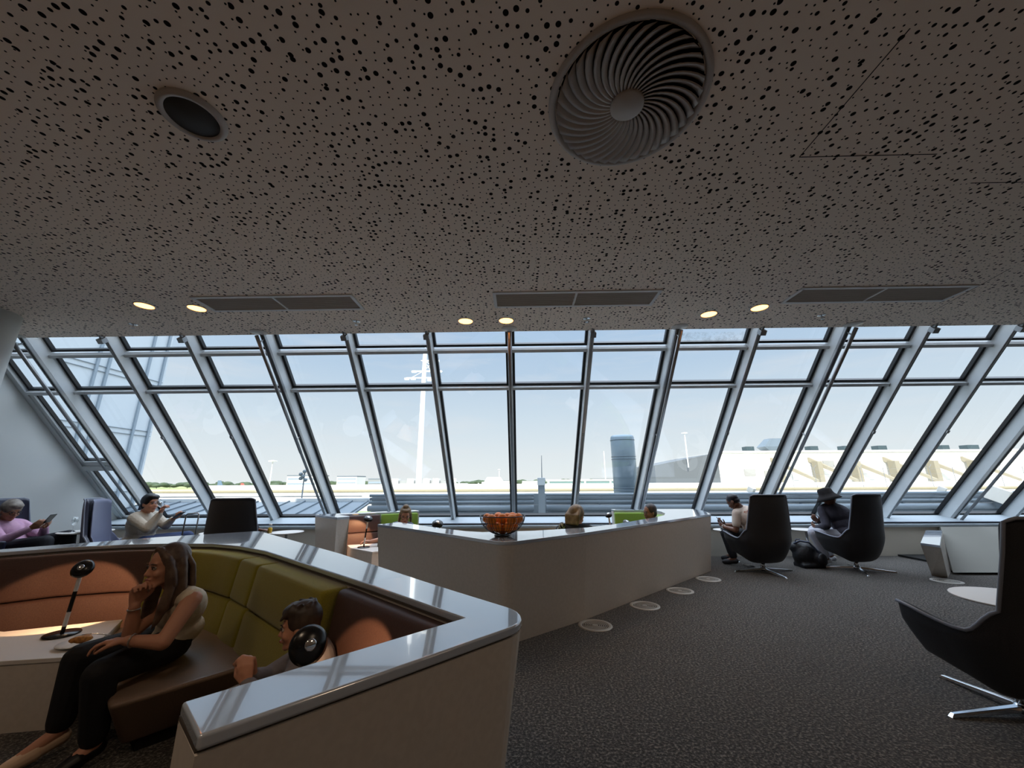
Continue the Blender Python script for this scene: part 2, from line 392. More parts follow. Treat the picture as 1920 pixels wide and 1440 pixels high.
# dust and water stains on the upper pane near the middle, built as a film on the glass
_m = bpy.data.materials.new('dried_water_film'); _m.use_nodes = True; _t = _m.node_tree; _p = _t.nodes['Principled BSDF']
_p.inputs['Base Color'].default_value = lin('c8ced2'); _p.inputs['Roughness'].default_value = 0.8
_tc = N(_t, 'ShaderNodeTexCoord'); _nn = N(_t, 'ShaderNodeTexNoise'); _nn.inputs['Scale'].default_value = 9; _nn.inputs['Detail'].default_value = 8; _nn.inputs['Roughness'].default_value = 0.7
_rr = N(_t, 'ShaderNodeValToRGB'); _rr.color_ramp.elements[0].position = 0.42; _rr.color_ramp.elements[1].position = 0.7
_rr.color_ramp.elements[0].color = (0, 0, 0, 1); _rr.color_ramp.elements[1].color = (0.5, 0.5, 0.5, 1)
_t.links.new(_tc.outputs['Object'], _nn.inputs[0]); _t.links.new(_nn.outputs[0], _rr.inputs[0]); _t.links.new(_rr.outputs[0], _p.inputs['Alpha'])
b = B(); xs = X0 + 2 * S + 0.09, X0 + 3 * S - 0.09
b.bm.faces.new([b.bm.verts.new(p) for p in (win(xs[0], -0.22, -0.03), win(xs[1], -0.22, -0.03), win(xs[1], -0.07, -0.03), win(xs[0], -0.07, -0.03))])
tag(b.build('water_stain', _m), 'milky water stain along the foot of one top pane right of centre', 'stain')

# ------------------------------------------------------------------ ceiling fittings
sd = thing('swirl_diffuser', 'large round swirl air diffuser with many curved blades set in the ceiling', 'air diffuser', (0.686, 1.865, CZ))
B().lathe([(0.485, 0.0), (0.484, -0.008), (0.470, -0.018), (0.448, -0.016), (0.440, 0.0)], (0, 0, 0), 72, cap=False).build('outer_ring', M_OFFWHITE, sd, smooth=True, loc='local')
B().lathe([(0.435, -0.0005), (0.0005, -0.0005)], (0, 0, 0), 72).build('plenum', M_VOID, sd, loc='local')
B().lathe([(0.10, 0.0), (0.102, -0.030), (0.095, -0.036), (0.001, -0.038)], (0, 0, 0), 48).build('hub', M_OFFWHITE, sd, smooth=True, loc='local')
NB = 36
for k in range(NB):
    rings = []
    for j in range(11):
        r = 0.095 + 0.338 * j / 10; th = 2 * PI * k / NB + 0.72 * (j / 10) ** 1.2
        wd = 2 * PI * r / NB * 0.92
        c = V((r * math.cos(th), r * math.sin(th), 0)); tn = V((-math.sin(th), math.cos(th), 0))
        tilt = 0.42
        u = (tn * math.cos(tilt) + V((0, 0, 1)) * math.sin(tilt)) * wd * 0.62
        base = c + V((0, 0, -0.020))
        up = V((0, 0, 0.002))
        rings.append([base - u, base - u * 0.3 - up * 2, base + u * 0.4 - up, base + u, base + u * 0.4 + up, base - u * 0.3 + up])
    B().rings(rings).build('blade', M_OFFWHITE, sd, smooth=True, loc='local')

sp = thing('ceiling_speaker', 'round ceiling speaker with dark grille and beige rim', 'speaker', (-2.07, 1.885, CZ))
B().lathe([(0.185, 0.0), (0.183, -0.012), (0.165, -0.026), (0.146, -0.024), (0.140, -0.012)], n=56, cap=False).build('rim', M_OFFWHITE, sp, smooth=True, loc='local')
B().lathe([(0.142, -0.006), (0.141, -0.016), (0.0005, -0.019)], n=56).build('speaker_grille', M_DARKGREY, sp, smooth=True, loc='local')

M_SLAT = mat('bronze_slat', 'a89a8c', 0.6, 0.1)
M_GFRAME = mat('grille_frame_white', 'e0dcd8', 0.4)
for (x0, x1, lab) in ((-4.12, -2.10, 'left'), (-0.30, 1.755, 'middle'), (3.49, 5.56, 'right')):
    g = thing('ceiling_grille', {'left': 'long ceiling air grille on the left, beside the two left spotlights', 'middle': 'long ceiling air grille in the middle above the fruit bowl',
              'right': 'long ceiling air grille on the right, beyond the two right spotlights'}[lab], 'air grille', ((x0 + x1) / 2, 4.48, CZ), group='long air grilles in the ceiling')
    w, d = (x1 - x0) / 2, 0.19
    b = B()
    for c, s in (((0, d, 0), (2*w + .04, 0.045, 0.03)), ((0, -d, 0), (2*w + .04, 0.045, 0.03)), ((w, 0, 0), (0.04, 2*d, 0.03)), ((-w, 0, 0), (0.04, 2*d, 0.03))): b.box(c, s)
    b.build('frame', M_GFRAME, g, loc='local', bevel=0.003)
    B().box((0, 0, -0.002), (0.025, 2*d - .03, 0.02)).build('divider', M_GFRAME, g, loc='local')
    for sgn in (-1, 1):
        b = B(); b.box((sgn * w / 2, 0, 0.004), (w - 0.03, 2*d - 0.03, 0.006))
        for k in range(17): b.box((sgn * w / 2, -d + 0.03 + k * (2*d - 0.06) / 16, -0.002), (w - 0.035, 0.010, 0.010))
        b.build('slat_panel', M_SLAT, g, loc='local')

for (x, y, lab) in ((-4.94, 4.50, 'leftmost of the six glowing ceiling spotlights'), (-4.32, 4.60, 'second ceiling spotlight from the left, tucked against the left grille'),
                    (-0.775, 5.137, 'ceiling spotlight left of centre, the left one of the middle pair'), (-0.181, 5.138, 'ceiling spotlight of the middle pair nearer the centre mullion'),
                    (2.69, 5.013, 'ceiling spotlight between the middle and right grilles, left of its pair'), (3.287, 4.828, 'rightmost of the six glowing ceiling spotlights')):
    g = thing('ceiling_spotlight', lab, 'ceiling light', (x, y, CZ), group='round warm ceiling spotlights')
    B().lathe([(0.118, 0.0), (0.116, -0.006), (0.104, -0.008), (0.100, -0.002)], n=40, cap=False).build('trim_ring', M_WHITEP, g, smooth=True, loc='local')
    B().lathe([(0.102, -0.003), (0.0005, -0.003)], n=40).build('lamp_lens', M_GLOW, g, loc='local')
    light('spotlight_beam', 'SPOT', (x, y, CZ - 0.03), 26, (1.0, 0.70, 0.42), (0, 0, -1), spot_size=1.7, spot_blend=0.7, shadow_soft_size=0.06)

for (x, y, lab) in ((-5.68, 5.09, 'leftmost fire sprinkler near the window edge of the ceiling'), (-2.365, 5.09, 'fire sprinkler near the ceiling edge, second from the left'),
                    (0.984, 5.10, 'fire sprinkler near the ceiling edge, right of the middle spotlights'), (4.325, 5.10, 'rightmost fire sprinkler near the ceiling edge')):
    g = thing('fire_sprinkler', lab, 'sprinkler', (x, y, CZ), group='fire sprinklers along the ceiling edge')
    B().lathe([(0.055, 0.0), (0.05, -0.008), (0.02, -0.012)], n=24).build('rosette', M_CHROME, g, smooth=True, loc='local')
    b = B(); b.cap((0, 0, -0.01), 0.010, (0, 0, -0.035), 0.007)
    b.tube([(0.012, 0, -0.03), (0.014, 0, -0.045), (0.003, 0, -0.058)], 0.003, 6); b.tube([(-0.012, 0, -0.03), (-0.014, 0, -0.045), (-0.003, 0, -0.058)], 0.003, 6)
    b.lathe([(0.024, -0.060), (0.022, -0.063), (0.0005, -0.063)], n=16); b.build('sprinkler_head', M_CHROME, g, smooth=True, loc='local')

# round floor outlets
M_DIFF = mat('floor_outlet_metal', 'a8a49c', 0.4, 0.1)
first = None
for (x, y, lab) in ((0.746, 4.366, 'round floor air outlet nearest the camera in the row beside the white booth wall'), (1.447, 5.0, 'second round floor air outlet from the camera beside the booth wall'),
                    (2.111, 5.63, 'third round floor air outlet from the camera beside the booth wall'), (2.781, 6.256, 'farthest round floor air outlet of the row beside the booth wall'),
                    (6.12, 6.13, 'lone round floor air outlet at the foot of the slanted white post')):
    if first is None:
        g = first = thing('floor_outlet', lab, 'floor outlet', (x, y, 0), group='round air outlets in the carpet')
        B().lathe([(0.172, 0.0), (0.170, 0.006), (0.135, 0.008), (0.130, 0.002)], n=48, cap=False).build('outlet_rim', M_DIFF, g, smooth=True, loc='local')
        B().lathe([(0.131, 0.001), (0.0005, 0.001)], n=40).build('outlet_well', M_VOID, g, loc='local')
        b = B()
        for r in (0.118, 0.100, 0.082, 0.064, 0.046): b.lathe([(r + 0.005, 0.001), (r + 0.005, 0.006), (r - 0.004, 0.006), (r - 0.004, 0.001)], n=40, cap=False)
        b.lathe([(0.033, 0.001), (0.030, 0.007), (0.0005, 0.007)], n=24); b.build('ring_grid', M_DIFF, g, loc='local')
    else: dup(first, (x, y, 0), 0.4, lab)

# ------------------------------------------------------------------ booths
def offset_path(path, d):
    """shift an open 2D path sideways (left of travel positive)"""
    out = []
    for i, p in enumerate(path):
        a = V(path[max(i-1, 0)]); c = V(path[min(i+1, len(path)-1)]); p = V(p)
        n1 = (p - a); n2 = (c - p)
        ns = []
        for n_ in (n1, n2):
            if n_.length > 1e-6: ns.append(V((-n_.y, n_.x)).normalized())
        nn = sum(ns, V((0, 0)))
        nn = nn.normalized() if nn.length > 1e-6 else ns[0]
        k = 1 / max(0.5, nn.dot(ns[0]))
        out.append(p + nn * d * k)
    return out
def fillet(path, i, r, n=8):
    p0, p, p1 = V(path[i-1]), V(path[i]), V(path[i+1])
    a = (p0 - p).normalized(); c = (p1 - p).normalized(); ang = a.angle(c); t = r / math.tan(ang / 2)
    s, e = p + a * t, p + c * t
    cen = p + (a + c).normalized() * (r / math.sin(ang / 2))
    a0 = math.atan2(s.y - cen.y, s.x - cen.x); a1 = math.atan2(e.y - cen.y, e.x - cen.x)
    da = (a1 - a0 + PI) % (2 * PI) - PI
    return [V(q) for q in path[:i]] + [V((cen.x + r * math.cos(a0 + da * k / n), cen.y + r * math.sin(a0 + da * k / n))) for k in range(n + 1)] + [V(q) for q in path[i+1:]]
def booth_wall(t, outer, inner, lean, zt=0.88, left=True, joint=True):
    """outer, inner: open paths of the top edge; outer face leans in towards the floor"""
    sg = 1 if left else -1
    base = offset_path(outer, sg * lean); top = [V(p) for p in outer]
    k = 0.84 / zt
    mid = [a * (1 - k) + c * k for a, c in zip(base, top)]
    inn = [V(p) for p in inner][::-1]
    if not joint: mid = [a * 0.035 + c * 0.965 for a, c in zip(base, top)]
    o = B().prism(base + inn, 0.0, zt - (0.04 if joint else 0.031), mid + inn).build('shell', M_SOLID, t, bevel=0.0)
    ri = offset_path(mid, sg * 0.012)
    if joint: B().prism(ri + inn, zt - 0.045, zt - 0.030).build('shadow_joint', mat('joint_shadow', '4a423c', 0.8), t)
    B().prism(top + inn, zt - 0.032, zt).build('ledge', M_LEDGE if joint else M_LEDGE, t, bevel=0.008 if joint else 0.004, seg=3, bang=40)
def pad(path, z0, z1, th, lean=0.0, r=0.022, side=1, nseg=8):
    """upholstered pad standing along a path, its front towards side"""
    P = [V(p) for p in path]; L = [0]
    for a, c in zip(P, P[1:]): L.append(L[-1] + (c - a).length)
    tot = L[-1]
    def at(s):
        s = min(max(s, 0), tot)
        for i in range(len(P) - 1):
            if s <= L[i+1] + 1e-9:
                f = (s - L[i]) / (L[i+1] - L[i]); return P[i].lerp(P[i+1], f), (P[i+1] - P[i]).normalized()
        return P[-1], (P[-1] - P[-2]).normalized()
    b = B(); rings = []
    ss = [0, 0.004, 0.012, r] + [r + (tot - 2*r) * k / nseg for k in range(1, nseg)] + [tot - r, tot - 0.012, tot - 0.004, tot]
    for s in ss:
        e = min(s, tot - s); q = 1 - min(e / r, 1); ins = r * (1 - math.sqrt(max(0, 1 - q * q)))
        p, tn = at(s); p2, tn2 = at(s + 0.05); p0, tn0 = at(s - 0.05); t_ = (tn2 + tn0).normalized(); n_ = V((-t_.y, t_.x)) * side
        a, c, f = z0 + ins, z1 - ins, th - ins
        bul = 0.012 * math.sin(PI * s / tot)
        prof = [(0.0, a), (f * 0.6, a), (f - r * 0.3, a + r * 0.3), (f, a + r), (f + bul, (a + c) / 2), (f, c - r), (f - r * 0.3, c - r * 0.3), (f - r, c), (0.0, c)]
        rings.append([(p + n_ * (d_ + lean * (z1 - z))).to_3d() + V((0, 0, z)) if d_ > 0 or lean else p.to_3d() + V((0, 0, z)) for d_, z in prof])
    b.rings(rings); return b

# --- near booth
bt = thing('lounge_booth', 'near white angular seating booth with green and brown padded backs, woman and boy inside', 'seating booth', (-2.0, 2.4, 0))
outer = [(-5.60, 2.28), (-4.486, 3.43), (-3.79, 4.17), (-3.05, 4.66), (-1.413, 3.196), (-0.609, 2.405), (-0.36, 2.165), (-0.08, 1.905), (-0.045, 1.870), (-0.018, 1.828), (-0.003, 1.780), (0.000, 1.735), (-0.010, 1.690), (-0.030, 1.655), (-0.060, 1.622), (-0.21, 1.476), (-0.331, 1.358), (-0.533, 1.165), (-0.716, 0.991)]
outer = fillet(outer, 3, 0.10, 6)
inner = [(-5.30, 2.15), (-4.289, 3.285), (-3.98, 3.54), (-3.62, 3.68), (-3.20, 3.735), (-2.842, 3.709), (-2.491, 3.569), (-2.107, 3.33), (-1.587, 2.90), (-0.80, 2.245), (-0.237, 1.748), (-0.871, 1.125)]
booth_wall(bt, outer, inner, 0.12, left=False)
# upholstery: path runs along the inner faces
ip = [V(p) for p in inner[:11]]
def sub(path, i0, i1): return path[i0:i1]
brownL = [(-4.30, 3.27), (-3.98, 3.54), (-3.62, 3.68), (-3.30, 3.73)]
gA = [(-3.28, 3.73), (-2.842, 3.709), (-2.491, 3.569), (-2.16, 3.36)]
gB = [(-2.14, 3.35), (-1.85, 3.12)]; gC = [(-1.835, 3.107), (-1.01, 2.42)]
brownR = [(-0.995, 2.405), (-0.27, 1.77)]
for path, m, nm, th in ((brownL, M_BROWN, 'back_pad', 0.07), (gA, M_GREEN, 'back_pad', 0.15), (gB, M_GREEN, 'back_pad', 0.15), (gC, M_GREEN, 'back_pad', 0.15), (brownR, M_BROWN, 'back_pad', 0.07)):
    zs = 0.50 if m is M_BROWN else 0.555
    o1 = pad(path, zs + 0.004, 0.835, th, 0.16, side=-1).build(nm, m, bt, smooth=True)
    o2 = pad(path, 0.12, zs - 0.004, th, 0.16, side=-1)
    # carry the lean on downwards
    dz = 0.16 * (0.835 - zs)
    for v in o2.bm.verts: pass
    nrm = V((-(V(path[-1]) - V(path[0])).normalized().y, (V(path[-1]) - V(path[0])).normalized().x)) * -1
    bmesh.ops.translate(o2.bm, verts=o2.bm.verts, vec=(nrm.x * dz, nrm.y * dz, 0))
    o2 = o2.build(nm, m, bt, smooth=True)
    for o_ in (o1, o2): o_['label'] = 'brown leather back pad' if m is M_BROWN else 'green wool back pad'
pad([(-5.2, 2.28), (-4.32, 3.25)], 0.56, 0.835, 0.12, 0.16, side=-1).build('back_pad', M_GREEN, bt, smooth=True)
pad([(-5.2, 2.28), (-4.32, 3.25)], 0.12, 0.555, 0.16, 0.16, side=-1).build('back_pad', M_GREEN, bt, smooth=True)
# seat platform where the woman sits
seat = [(-2.10, 2.225), (-1.75, 2.63), (-1.62, 2.72), (-2.3, 3.32), (-2.95, 3.45), (-3.2, 3.3), (-3.08, 3.06)]
seatb = [(-2.16, 2.42), (-1.90, 2.72), (-1.72, 2.84), (-2.3, 3.32), (-2.95, 3.45), (-3.2, 3.3), (-3.05, 3.12)]
b = B(); b.prism(seatb, 0.05, 0.325, seat); b.build('seat', M_SEAT, bt, bevel=0.03, seg=4)
b = B(); b.prism([(p[0] + (0.03 if i < 3 else 0), p[1] + 0.05) for i, p in enumerate(seatb)], 0.0, 0.05); b.build('plinth', M_VOID, bt)
b = B(); b.prism([(-1.52, 2.62), (-0.75, 1.98), (-1.02, 1.62), (-1.70, 2.2)][::-1], 0.06, 0.34)
b.build('seat', M_SEAT, bt, bevel=0.03, seg=4)
# side consoles of the booth carrying the lamps
tb = thing('console_table', 'low white console table in the near booth carrying lamp and cake plate', 'table', (-3.2, 2.9, 0))
tp = [(-4.2, 2.72), (-3.172, 2.589), (-2.829, 2.649), (-2.968, 3.025), (-3.165, 3.32), (-3.78, 3.06), (-4.12, 3.12)]
B().prism([V(p) * 0.985 + V((-0.05, 0.045)) for p in tp], 0.0, 0.355).build('cabinet', M_SOLID, tb)
B().prism(tp, 0.355, 0.38).build('tabletop', M_TABLE, tb, bevel=0.004)
tb2 = thing('console_table', 'console table in the right corner of the near booth, hidden under the striped lamp', 'table', (-0.75, 1.7, 0))
tp2 = [(-0.98, 1.40), (-0.42, 1.85), (-0.66, 2.06), (-1.0, 1.62)]
B().prism(tp2, 0.0, 0.355).build('cabinet', M_SOLID, tb2)
B().prism(tp2, 0.355, 0.38).build('tabletop', M_TABLE, tb2, bevel=0.004)
tb2['label'] = 'low console table in the near booth corner under the chrome-capped lamp'

# --- middle booth
b2 = thing('lounge_booth', 'middle white V-shaped booth wall with the fruit bowl on its corner', 'seating booth', (0.5, 5.5, 0))
outer = [(-1.909, 5.337), (-1.425, 4.930), (-0.72, 4.280), (-0.149, 3.735), (0.721, 4.442), (1.538, 5.215), (3.17, 6.74), (3.40, 7.45), (3.38, 7.98), (1.80, 7.98)]
outer = fillet(outer, 3, 0.17, 12)
inner = [(-1.707, 5.607), (-0.95, 4.86), (-0.62, 4.58), (-0.422, 4.49), (0.143, 4.60), (0.797, 4.895), (1.198, 5.239), (2.057, 6.19), (2.33, 6.56), (2.49, 6.95), (2.56, 7.35), (2.55, 7.60), (2.45, 7.74), (1.80, 7.78)]
booth_wall(b2, outer, inner, 0.10, left=True, joint=False)
for path, m in (([(-1.70, 5.60), (-0.95, 4.86)], M_BROWN), ([(-0.93, 4.84), (-0.62, 4.58), (-0.422, 4.49), (0.143, 4.60)], M_GREEN2), ([(0.16, 4.61), (0.797, 4.895), (1.198, 5.239)], M_GREEN2),
                ([(1.21, 5.25), (2.04, 6.17)], M_BROWN), ([(2.06, 6.2), (2.33, 6.56), (2.49, 6.95), (2.55, 7.3)], M_GREEN2), ([(2.42, 7.76), (1.80, 7.79)], M_GREEN2)):
    pad(path, 0.10, 0.835 if m is M_GREEN2 else 0.82, 0.12, 0.1, side=1).build('back_pad', m, b2, smooth=True)['label'] = 'brown leather back pad' if m is M_BROWN else 'green wool back pad'
B().prism([(-0.45, 4.66), (0.1, 4.76), (0.75, 5.05), (1.1, 5.35), (0.9, 5.75), (0.3, 5.35), (-0.45, 5.2)], 0.05, 0.34).build('seat', M_SEAT, b2, bevel=0.03, seg=3)
B().prism([(2.02, 6.38), (2.36, 6.9), (2.44, 7.5), (2.3, 7.65), (1.85, 7.66), (1.75, 6.9)], 0.05, 0.34).build('seat', M_SEAT, b2, bevel=0.03, seg=3)

# --- far wing of the middle booth, free standing
b3 = thing('lounge_booth', 'detached booth wing with brown and green backs beside the window, left of the fruit bowl', 'seating booth', (-2.8, 7.2, 0))
outer = [(-2.84, 6.59), (-2.956, 6.40), (-3.62, 6.99), (-2.15, 7.98)]
inner = [(-2.84, 6.60), (-3.22, 6.97), (-1.98, 7.78)]
base = [(-2.93, 6.66), (-2.985, 6.52), (-3.52, 7.0), (-2.15, 7.92)]
inn = [V(p) for p in inner][::-1]
B().prism(base + inn, 0, 0.84, [V(p) for p in outer] + inn).build('shell', M_SOLID, b3)
B().prism([V(p) for p in outer] + inn, 0.84, 0.88).build('ledge', M_LEDGE, b3, bevel=0.006)
for path, m in (([(-3.19, 6.99), (-2.62, 7.36)], M_BROWN), ([(-2.60, 7.375), (-2.02, 7.755)], M_GREEN2)):
    pad(path, 0.10, 0.56, 0.11, 0.08, side=-1).build('back_pad', m, b3, smooth=True)['label'] = 'brown leather back pad' if m is M_BROWN else 'green wool back pad'
    pad(path, 0.565, 0.85, 0.09, 0.08, side=-1).build('back_pad', m, b3, smooth=True)['label'] = 'brown leather back pad' if m is M_BROWN else 'green wool back pad'
B().prism([(-2.5, 7.3), (-1.95, 7.62), (-1.72, 7.2), (-2.25, 6.9)], 0.05, 0.34).build('seat', M_SEAT, b3, bevel=0.03, seg=3)
tb3 = thing('console_table', 'low white console table with lamp seen between the booth wing and the middle booth', 'table', (-2.6, 6.7, 0))
tp = [(-2.80, 6.66), (-2.30, 6.30), (-2.0, 6.65), (-2.45, 7.18), (-3.0, 6.98)]
B().prism([V(p) * 0.985 + V((-0.04, 0.10)) for p in tp], 0.0, 0.355).build('cabinet', M_SOLID, tb3)
B().prism(tp, 0.355, 0.38).build('tabletop', M_TABLE, tb3, bevel=0.004)
for (c, lab) in (((-1.25, 5.55), 'low console table hidden behind the left arm of the middle booth'), ((1.50, 6.15), 'low console table behind the right arm of the middle booth')):
    t_ = thing('console_table', lab, 'table', (*c, 0))
    B().box((0, 0, 0.17), (0.5, 0.5, 0.34), 0.7).build('cabinet', M_SOLID, t_, loc='local'); B().box((0, 0, 0.36), (0.55, 0.55, 0.03), 0.7).build('tabletop', M_TABLE, t_, loc='local')

# --- slanted post and casing on the right, under the window
b4 = thing('slanted_post', 'slanted white wall post with bright top at right, against the window parapet', 'wall post', (6.3, 6.5, 0))
lo = [(6.27, 6.48), (6.36, 6.34), (8.00, 7.72), (7.65, 7.80)]; hi = [(6.00, 6.25), (6.034, 6.003), (7.84, 7.69), (7.58, 7.73)]
B().prism(lo, 0, 0.465, [(p[0], p[1]) for p in hi]).build('shell', M_SOLID, b4)
B().prism(hi, 0.465, 0.50).build('ledge', M_LEDGE, b4, bevel=0.004)
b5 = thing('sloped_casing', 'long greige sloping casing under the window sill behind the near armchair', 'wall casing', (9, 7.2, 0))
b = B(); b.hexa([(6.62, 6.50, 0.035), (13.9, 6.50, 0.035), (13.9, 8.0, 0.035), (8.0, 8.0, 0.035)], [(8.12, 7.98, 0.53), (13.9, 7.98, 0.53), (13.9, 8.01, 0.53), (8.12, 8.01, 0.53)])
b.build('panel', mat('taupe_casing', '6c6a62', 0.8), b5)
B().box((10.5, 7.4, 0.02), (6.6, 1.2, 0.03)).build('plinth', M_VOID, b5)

# ------------------------------------------------------------------ lamps on the consoles
def lamp(loc, rz, lab, tilt=0.10, head=0.085, hgt=0.42, beam=30, aim=(-0.26, 0.70, -0.62), spot=1.32, rr=0.13, faces=(0, 0.6, -0.8)):
    g = thing('table_lamp', lab, 'lamp', loc, rz, group='black disc-headed console lamps')
    B().lathe([(0.001, 0.0), (0.097, 0.0), (0.100, 0.006), (0.096, 0.013), (0.001, 0.015)], n=40).build('base', M_PLASTIC, g, smooth=True, loc='local')
    d = V((tilt, 0.0, 1)).normalized(); z = 0.012
    for k, (f0, f1, m) in enumerate(((0.0, 0.10, M_PLASTIC), (0.10, 0.32, M_WHITEP), (0.32, 0.64, M_PLASTIC), (0.64, 0.93, M_WHITEP))):
        B().tube([V((0, 0, z)) + d * hgt * f0, V((0, 0, z)) + d * hgt * f1], 0.012, 16).build('pole_segment', m, g, smooth=False, loc='local')
    c = V((0, 0, z)) + d * hgt; ax = -V(faces).normalized()
    B().lathe([(0.001, head * 0.42), (head * 0.45, head * 0.38), (head * 0.8, head * 0.22), (head * 0.98, 0.0), (head * 0.95, -head * 0.20), (head * 0.82, -head * 0.27), (head * 0.75, -head * 0.2), (0.001, -head * 0.15)], c, 36, axis=ax).build('lamp_head', M_PLASTIC, g, smooth=True, loc='local')
    B().lathe([(head * 0.70, -head * 0.20), (head * 0.70, -head * 0.215), (0.001, -head * 0.215)], c, 32, axis=ax).build('led_disc', M_GLOW, g, loc='local')
    B().lathe([(head * 0.30, head * 0.36), (head * 0.30, head * 0.46), (head * 0.24, head * 0.50), (0.001, head * 0.50)], c, 24, axis=ax).build('knob', M_CHROME, g, smooth=True, loc='local')
    R = Matrix.Rotation(rz, 3, 'Z')
    lp = V(loc) + R @ (c + V(faces).normalized() * head * 0.34)
    l = light('lamp_beam', 'SPOT', lp, beam * 0.75, (1.0, 0.58, 0.30), R @ V(aim), spot_size=spot, spot_blend=0.12, shadow_soft_size=0.015)
    return g
lamp((-3.28, 3.00, 0.38), math.radians(28), 'disc-headed lamp on the left console beside the cake plate', tilt=0.05, head=0.066, faces=(0.1, 0.85, -0.5))
lamp((-0.82, 1.60, 0.38), math.radians(12), 'disc-headed lamp in front of the boy, showing its chrome cap', tilt=0.05, head=0.068, hgt=0.44, faces=(-0.45, 0.85, -0.3), aim=(0.35, 0.7, -0.62), spot=1.15, beam=16)
lamp((-2.60, 6.70, 0.38), math.radians(35), 'disc-headed lamp on the console between wing and middle booth', tilt=0.08, head=0.075, hgt=0.44)
lamp((-1.10, 5.30, 0.375), math.radians(10), 'lamp whose dark dome just tops the left arm of the middle booth', tilt=0.0, head=0.075, beam=14, hgt=0.50)
lamp((1.36, 5.98, 0.375), math.radians(-25), 'disc-headed lamp right of the dark-jacketed woman in the middle booth', tilt=-0.10, head=0.055, beam=10, hgt=0.55)
lamp((1.62, 6.18, 0.375), math.radians(15), 'lamp whose dark dome shows below the green panel of the middle booth', tilt=0.0, head=0.06, beam=14, hgt=0.42)

# ------------------------------------------------------------------ high-backed swivel armchairs
M_HIGHLIGHT = mat('slate_highlight', '767c8a', 0.4)  # thin piping; light caught along the rim is put into its pale colour
def sstep(a, c, x):
    t = min(max((x - a) / (c - a), 0), 1); return t * t * (3 - 2 * t)
def armchair(name, lab, loc, rz, base_rz=0.0, fabric=None, inner=None):
    """local frame: sitter faces +Y"""
    g = thing(name, lab, 'armchair', loc, rz, group='high-backed swivel armchairs')
    NU, NV = 110, 14; b = B(); grid = []
    for i in range(NU + 1):
        u = -1 + 2 * i / NU; a = abs(u); sg = 1 if u >= 0 else -1
        # plan: back arc then arms running forward
        A = 0.78
        if a < A:
            ph = a / A * PI / 2; px, py = 0.455 * math.sin(ph) ** 0.9, -0.37 * math.cos(ph) ** 0.8
        else:
            f = (a - A) / (1 - A); px, py = 0.455 + 0.01 * math.sin(f * PI * 0.6) - 0.03 * f * f, 0.25 * f
        f = max(0, (a - A) / (1 - A))
        rim = 1.20 - 0.025 * sstep(0.30, 0.40, a) - 0.50 * sstep(0.395, 0.455, a) - 0.14 * sstep(0.44, 0.64, a) + 0.06 * sstep(0.68, 1.0, a)
        bot = 0.15 + 0.14 * sstep(0.55, 1.0, a)
        col = []
        for j in range(NV + 1):
            v = j / NV; z = bot + (rim - bot) * v
            s = 0.40 + 0.60 * min(1, max(0, (z - 0.13) / 0.36)) ** 0.48
            narrow = 1 - 0.09 * sstep(0.50, 1.15, z)
            x = sg * px * s * narrow; y = py * (s if py < 0 else (0.62 + 0.38 * s)) - 0.09 * sstep(0.4, 1.2, z) * (1 - sstep(0.42, 0.6, a))
            if a > 0.97: y -= 0.03 * (1 - v) ** 2
            col.append(b.bm.verts.new((x, y, z)))
        grid.append(col)
    for i in range(NU):
        for j in range(NV): b.bm.faces.new((grid[i][j], grid[i+1][j], grid[i+1][j+1], grid[i][j+1]))
    B().tube([(c_[-1].co.x, c_[-1].co.y, c_[-1].co.z - 0.004) for c_ in grid[::2]], 0.011, 8).build('rim_highlight', M_HIGHLIGHT, g, smooth=True, loc='local')
    if inner:
        l = B(); g2 = []
        for col in grid: g2.append([l.bm.verts.new((v.co.x * 0.86, v.co.y * 0.84 + (0.02 if v.co.y < 0 else -0.02), min(v.co.z, col[-1].co.z - 0.012))) for v in col[2:]])
        for i in range(NU):
            for j in range(NV - 2): l.bm.faces.new((g2[i][j], g2[i+1][j], g2[i+1][j+1], g2[i][j+1]))
        l.build('sheen_lining', inner, g, smooth=True, loc='local', solid=0.01)
    # floor of the shell
    cen = b.bm.verts.new((0, 0.02, 0.125))
    for i in range(NU): b.bm.faces.new((grid[i+1][0], grid[i][0], cen))
    b.build('shell', fabric or M_CHAIR, g, smooth=True, loc='local', solid=0.055, soff=-1, subsurf=1)
    c = B(); c.prism([(-0.32, 0.26), (-0.34, 0.0), (-0.27, -0.2), (0.0, -0.28), (0.27, -0.2), (0.34, 0.0), (0.32, 0.26)], 0.28, 0.41)
    c.build('seat_cushion', inner or M_CHAIR, g, smooth=True, loc='local', bevel=0.04, seg=4)
    B().lathe([(0.035, 0.03), (0.035, 0.16)], n=20).build('column', M_CHROME, g, smooth=True, loc='local')
    b = B(); b.lathe([(0.055, 0.02), (0.05, 0.055), (0.034, 0.065)], n=24); b.build('hub', M_CHROME, g, smooth=True, loc='local')
    for k in range(4):
        a = base_rz + k * PI / 2; d = V((math.cos(a), math.sin(a), 0)); s = V((-d.y, d.x, 0))
        r0 = [d * 0.04 + s * 0.022 + V((0, 0, 0.028)), d * 0.04 - s * 0.022 + V((0, 0, 0.028)), d * 0.04 - s * 0.018 + V((0, 0, 0.058)), d * 0.04 + s * 0.018 + V((0, 0, 0.058))]
        r1 = [d * 0.49 + s * 0.016 + V((0, 0, 0.001)), d * 0.49 - s * 0.016 + V((0, 0, 0.001)), d * 0.47 - s * 0.012 + V((0, 0, 0.022)), d * 0.47 + s * 0.012 + V((0, 0, 0.022))]
        B().rings([r0, r1]).build('base_leg', M_CHROME, g, loc='local', bevel=0.003)
    return g
